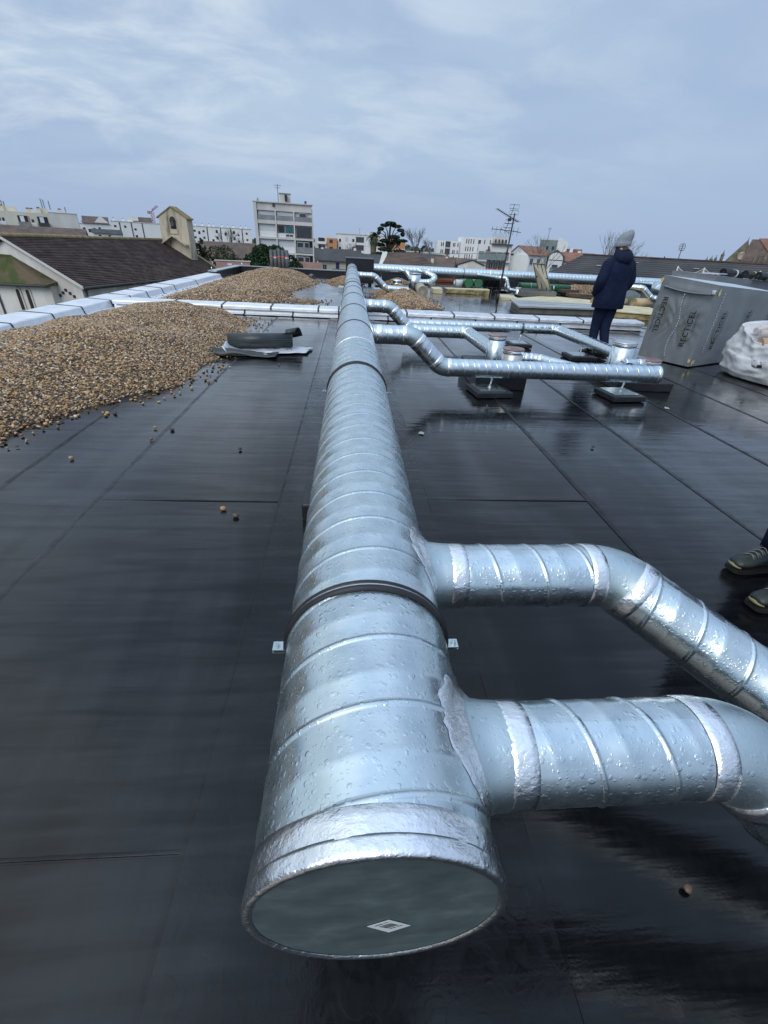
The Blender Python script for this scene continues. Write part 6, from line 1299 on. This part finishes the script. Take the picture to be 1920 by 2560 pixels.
# ---------------------------------------------------------------- curved modern white building
t = thing('modern_block','white modern flats with rounded corner and slot windows','apartment block',(50,225,GZ))
def curved(cx, cy, r, a0, a1, z1, n=18):
    return [(cx+r*sin(radians(a0+(a1-a0)*i/n)),cy-r*cos(radians(a0+(a1-a0)*i/n))) for i in range(n+1)]
f = Fac(t,(37.5,216.5),(45.9,215.2)); poly = [(36.3,221)]+[(36.3+1.6*(1-cos(radians(a))),218.4-1.7*sin(radians(a))) for a in range(0,91,15)]+[(45.7,215.25),(47,225),(37,227)]
MB().prism([(x,y,GZ) for x,y in poly],(0,0,4.3-GZ)).build('lower_wing', M_wall, t)
poly = [(45.9,219)]+[(45.9+2*(1-cos(radians(a))),217-2.0*sin(radians(a))) for a in range(0,91,15)]+[(58.8,212.0),(61,222),(47,226)]
MB().prism([(x,y,GZ) for x,y in poly],(0,0,5.95-GZ)).build('main_wing', M_wall, t)
f = Fac(t,(37.9,216.62),(45.7,215.2))
for z in (2.3,-.3,-2.9,-5.5):
    f.window(2.0,z-.4,2.1,2.2,M_glass,M_rail,.12,2,'loggia'); [f.hole(u,z,.35,1.3) for u in (.2,.9,5.2,5.8,7.1)]
f = Fac(t,(47.9,214.95),(58.8,211.95))
for z in (3.7,.95,-1.8,-4.5):
    [f.hole(u,z,.32,1.6) for u in (.4,1.3,2.3,3.4,7.9)]; f.window(5.4,z,1.1,1.5,M_glass,M_rail,.1,1); f.hole(10.2,z,.35,1.6)
f = Fac(t,(59.2,211.9),(66.5,209.8)); f.part('right_wing', M_wallg, 0, f.L, GZ, 3.9, -8, .0); f.part('roof_edge', M_slate, 2.5, f.L, 3.9, 4.15, -8, .2); [f.hole(u,z,.9,1.4,M_glass) for u in (.6,3.2,5.6) for z in (2.0,-.9,-3.8)]
f.part('upper_tower', M_wallg, -1.0, 5.6, 3.9, 6.6, -9, -3); [f.hole(.5+1.4*k,4.6,.6,1.1,d=-2.9) for k in range(4)]
for k in range(12): f.part('roof_antenna', M_rail, -1+.58*k,-.85+.58*k,6.6,7.6+1.2*((k*7)%4)/3,-4.1,-4)
t = thing('glazed_house','white house with a grey glazed balcony front behind the upright black rolls','house',(26,102,GZ)); f = Fac(t,(25.3,100.5),(31.6,99.2)); f.part('wall', M_wall,0,f.L,GZ,2.6,-6,-.6); f.part('balcony_slab', M_conc2,-.1,f.L+.1,-.35,-.1,-.6,.2); f.part('upper_slab', M_slate, 2.4,f.L+.1,2.6,2.8,-5,.0)
for k in range(5): f.window(.1+1.2*k,-.1,1.12,1.5,M_gl2,M_rail,.05,0,'balcony_glass')
f.part('plant_box', M_red, 1.5,2.3,1.5,1.7,-.5,-.2); f.hole(1.8,1.7,.3,.6,M_dark,d=-.3,name='ornament')
# ---------------------------------------------------------------- white gable house, arch front, glass block
t = thing('gable_house','white house with a plain gable end and red brown roof, right of the mast','house',(35,108,GZ)); g0, g1, g2 = (34.0,107.8),(34.75,98.1),(39.5,101.6)
f = Fac(t,g0,g1); f.part('gable_base', M_wall,0,f.L,GZ,1.18,-.3,0); f.gable(mb:=MB(),0,f.L,1.18,2.62,-.3,0,f.L*.44); mb.build('gable_wall', M_wall, t)
h_ = Fac(t,g1,g2); h_.part('front_wall', M_wall,.02,h_.L,GZ,1.15,-5,0)
ap = f.P(f.L*.44,2.66,.15); ea = f.P(f.L+.3,1.08,.15); el_ = f.P(-.3,1.08,.15); al = h_.u*(h_.L+2.5)
mb = MB().prism([ea+h_.n*.15,ap,ap+Vector((0,0,.14)),ea+h_.n*.15+Vector((0,0,.14))],al).prism([el_,ap,ap+Vector((0,0,.14)),el_+Vector((0,0,.14))],al); mb.build('roof', M_red, t)
for u in (.75,3.2): h_.window(u,-.55,1.15,1.2,M_dkwin,mull=1)
for u in (.35,): h_.hole(u,-2.1,1.0,.5,M_wallg)
t = thing('arch_house','house front with a dark rounded gable over a white arch, beside the white gable house','house',(42,103,GZ)); f = Fac(t,(40.3,102.3),(43.4,101.1)); f.part('wall', M_slate,0,f.L,GZ,1.2,-6,0); f.gable(mb:=MB(),-.1,f.L+.1,1.2,2.4,-6,.05); mb.build('gable_roof', M_slate, t)
pts = [f.P(.25,-2.8,.06),f.P(f.L-.25,-2.8,.06),f.P(f.L-.25,.6,.06)]+[f.P(f.L/2+(f.L/2-.25)*cos(radians(a)),.6+1.25*sin(radians(a)),.06) for a in range(15,166,15)]+[f.P(.25,.6,.06)]
MB().prism(pts,f.n*.03).build('white_arch', M_wall, t); f.part('lintel', M_slate,.3,f.L-.3,.45,.58,.095,.14); f.part('blue_awning', M_blue,1.2,2.3,-.65,-.3,.1,.5); f.hole(.9,-1.6,1.4,.8,M_gl2,.12)
t = thing('low_house','brown roofed house right of the dark arch front','house',(47,108,GZ)); f = Fac(t,(43.3,104),(49.5,101.5)); f.part('wall', M_wallg,0,f.L,GZ,.3,-6,0); roof2(f,0,f.L,.3,1.9,6,.3,M_red)
t = thing('glass_block','grey green glazed block with a white sloping tower','apartment block',(58,152,GZ)); f = Fac(t,(55.9,149.9),(60.5,148.1)); f.part('glazed_front', M_gl2,0,f.L,GZ,5.0,-7,0); [f.part('mullion', M_rail,.1+.75*k,.2+.75*k,GZ,5.0,0,.08) for k in range(7)]; f.part('roof_edge', M_conc2,-.1,f.L+.1,5.0,5.2,-7,.1); f.hole(2.0,2.6,.6,.9,d=.1); f.hole(3.6,2.6,.6,.9,d=.1)
stick(f.P(2,5.2,-2),3.0,t,M_dark,.05); f = Fac(t,(60.6,148.1),(63.2,147)); MB().prism([f.P(0,GZ,0),f.P(f.L,GZ,0),f.P(f.L,4.6,0),f.P(.25,5.9,0),f.P(0,5.7,0)],-f.n*5).build('white_tower', M_wall, t)
f = Fac(t,(63.2,147),(67.2,145.3)); f.part('red_roof_wing', M_red,0,f.L,GZ,3.1,-4,-.6); [f.part('white_pier', M_wall,u,u+.9,GZ,3.5-.25*u,-4,0) for u in (.9,3.2)]
# ---------------------------------------------------------------- long slate roof on the right
t = thing('slate_hall','long low hall with a dark slate roof stretching across the right behind the man','hall',(20,34,GZ))
a0 = Vector((14.25,35.3,0)); du = (Vector((24.9,28.75,0))-Vector((16.05,34.45,0))).normalized(); dn = Vector((du.y,-du.x,0))
e0 = Vector((14.1,35.1,-.0)); r0 = Vector((16.0,34.5,0))
E0 = zz(Vector((12.55,33.2,0)),.02); E1 = E0+du*26; R0 = zz(Vector((16.05,34.45,0)),1.60); R1 = R0+du*24
MB().prism([E0-dn*.3,E1-dn*.3,zz(E1-dn*.3,GZ),zz(E0-dn*.3,GZ)],-dn*6).build('wall', M_stain, t)
mb = MB().prism([E0,E1,R1,R0],(0,0,-.12)).prism([R0,R1,R1-dn*5+Vector((0,0,-1.6)),R0-dn*5+Vector((0,0,-1.6))],(0,0,-.12)).prism([E0,R0,R0-dn*5+Vector((0,0,-1.6))+Vector((-1.4,.5,0))],(0,0,-.12)); rf = mb.build('roof', M_slate, t)
c = MB()
for k in range(14):
    A0 = R0.lerp(E0,k/14); A1 = R0.lerp(E0,(k+1)/14); B0_ = R1.lerp(E1,k/14); B1_ = R1.lerp(E1,(k+1)/14); vs = []
    for i in range(41): u = i/40; j = .012*nz3(u*60,k*2.3); vs += [A0.lerp(B0_,u)+Vector((0,0,.015+j)),A1.lerp(B1_,u)+Vector((0,0,.05+j)),A1.lerp(B1_,u)+Vector((0,0,.005))]
    c.add(vs,[(3*i+q,3*i+q+1,3*i+q+4,3*i+q+3) for i in range(40) for q in (0,1)])
c.build('slate_courses', M_slate, rf, fix=False); MB().tube([R0+Vector((0,0,.03)),R1+Vector((0,0,.03))],.07,8).build('ridge_tiles', M_dtile, rf)
for i,(u,v) in enumerate(((.18,.4),(.33,.22),(.55,.6),(.62,.3),(.45,.85),(.22,.75))):
    p = R0.lerp(R1,u*.5).lerp(E0.lerp(E1,u*.5),v); MB().box(p+Vector((0,0,.09)),(.3,.09,.03),-.5+i).build('pale_slate', M_conc2, rf)
p = R0.lerp(R1,.20); stk = thing('roof_aerial','thin aerial with a grid head rising from the slate roof ridge','aerial',(p.x+3.2,p.y+1,1.2)); q = Vector((p.x+3.2,p.y+1,1.2))
q = Vector((24.2,36.2,.2)); stk.location = q; mb = MB().cyl(q,q+Vector((0,0,2.45)),.025,seg=6)
for k in range(4): mb.tube([q+Vector((x*.36,0,2.05+.11*k+.03*(abs(x) < .3))) for x in (-.6,-.3,.3,.6)],.012,5)
mb.tube([q+Vector((.24*cos(a),.0,2.25+.24*sin(a))) for a in [2*pi*i/14 for i in range(14)]],.012,5,closed=True); mb.build('aerial', M_dark, stk)
# ---------------------------------------------------------------- gothic church at the right edge
t = thing('gothic_church','gothic stone church with pinnacles and brown roof at the right edge','church',(85,103,GZ)); f = Fac(t,(79.6,103.3),(83.0,100.7)); 
f.part('gable_base', M_stone,0,f.L,GZ,2.2,-2,0); f.gable(mb:=MB(),0,f.L,2.2,6.0,-1,0,2.6); mb.build('gable_wall', M_stone, t); MB().lathe(f.P(2.5,3.1,.02),f.n,[(0,.75),(.06,.75),(.06,.55),(.02,.5),(.02,.01)],20).build('rose_window', M_mould, t)
h_ = Fac(t,(81.4,100.4),(92,93)); MB().prism([h_.P(-.6,2.2,1.2),h_.P(14,2.2,1.2),h_.P(14,6.35,-1.6),h_.P(.1,6.1,-1.6)],(0,0,-.2)).build('roof', M_tile, t); MB().prism([h_.P(1.2,6.2,-1.55),h_.P(14,6.4,-1.55),h_.P(14,4.6,.0),h_.P(3.4,4.0,.1)],(0,0,.12)).build('upper_roof', M_red, t); MB().prism([h_.P(-.4,GZ,1.1),h_.P(14,GZ,1.1),h_.P(14,2.25,1.1),h_.P(-.4,2.25,1.1)],-h_.n*2).build('nave_wall', M_stone, t)
def pinnacle(p, h, r):
    p = Vector(p); o = MB().lathe(p,(0,0,1),[(-8,r),(0,r),(.15,r*1.25),(.25,r*.8),(h,.03),(h+.1,.09),(h+.2,.02)],8,0,False).build('pinnacle', M_stone, t)
pinnacle(f.P(2.6,5.7,-.3),.55,.10); pinnacle((77.9,104.1,2.2),.7,.24)
for k,(x,y,z,h) in enumerate(((76.6,105,1.9,.6),(77.3,104.6,2.1,.6),(78.8,103.6,3.0,.8))): pinnacle((x,y,z),h,.30)
for k in range(5): pinnacle(h_.P(1.6+.85*k,2.6+.18*(k%2)*3,1.4),1.0 if k != 2 else 1.9,.22)
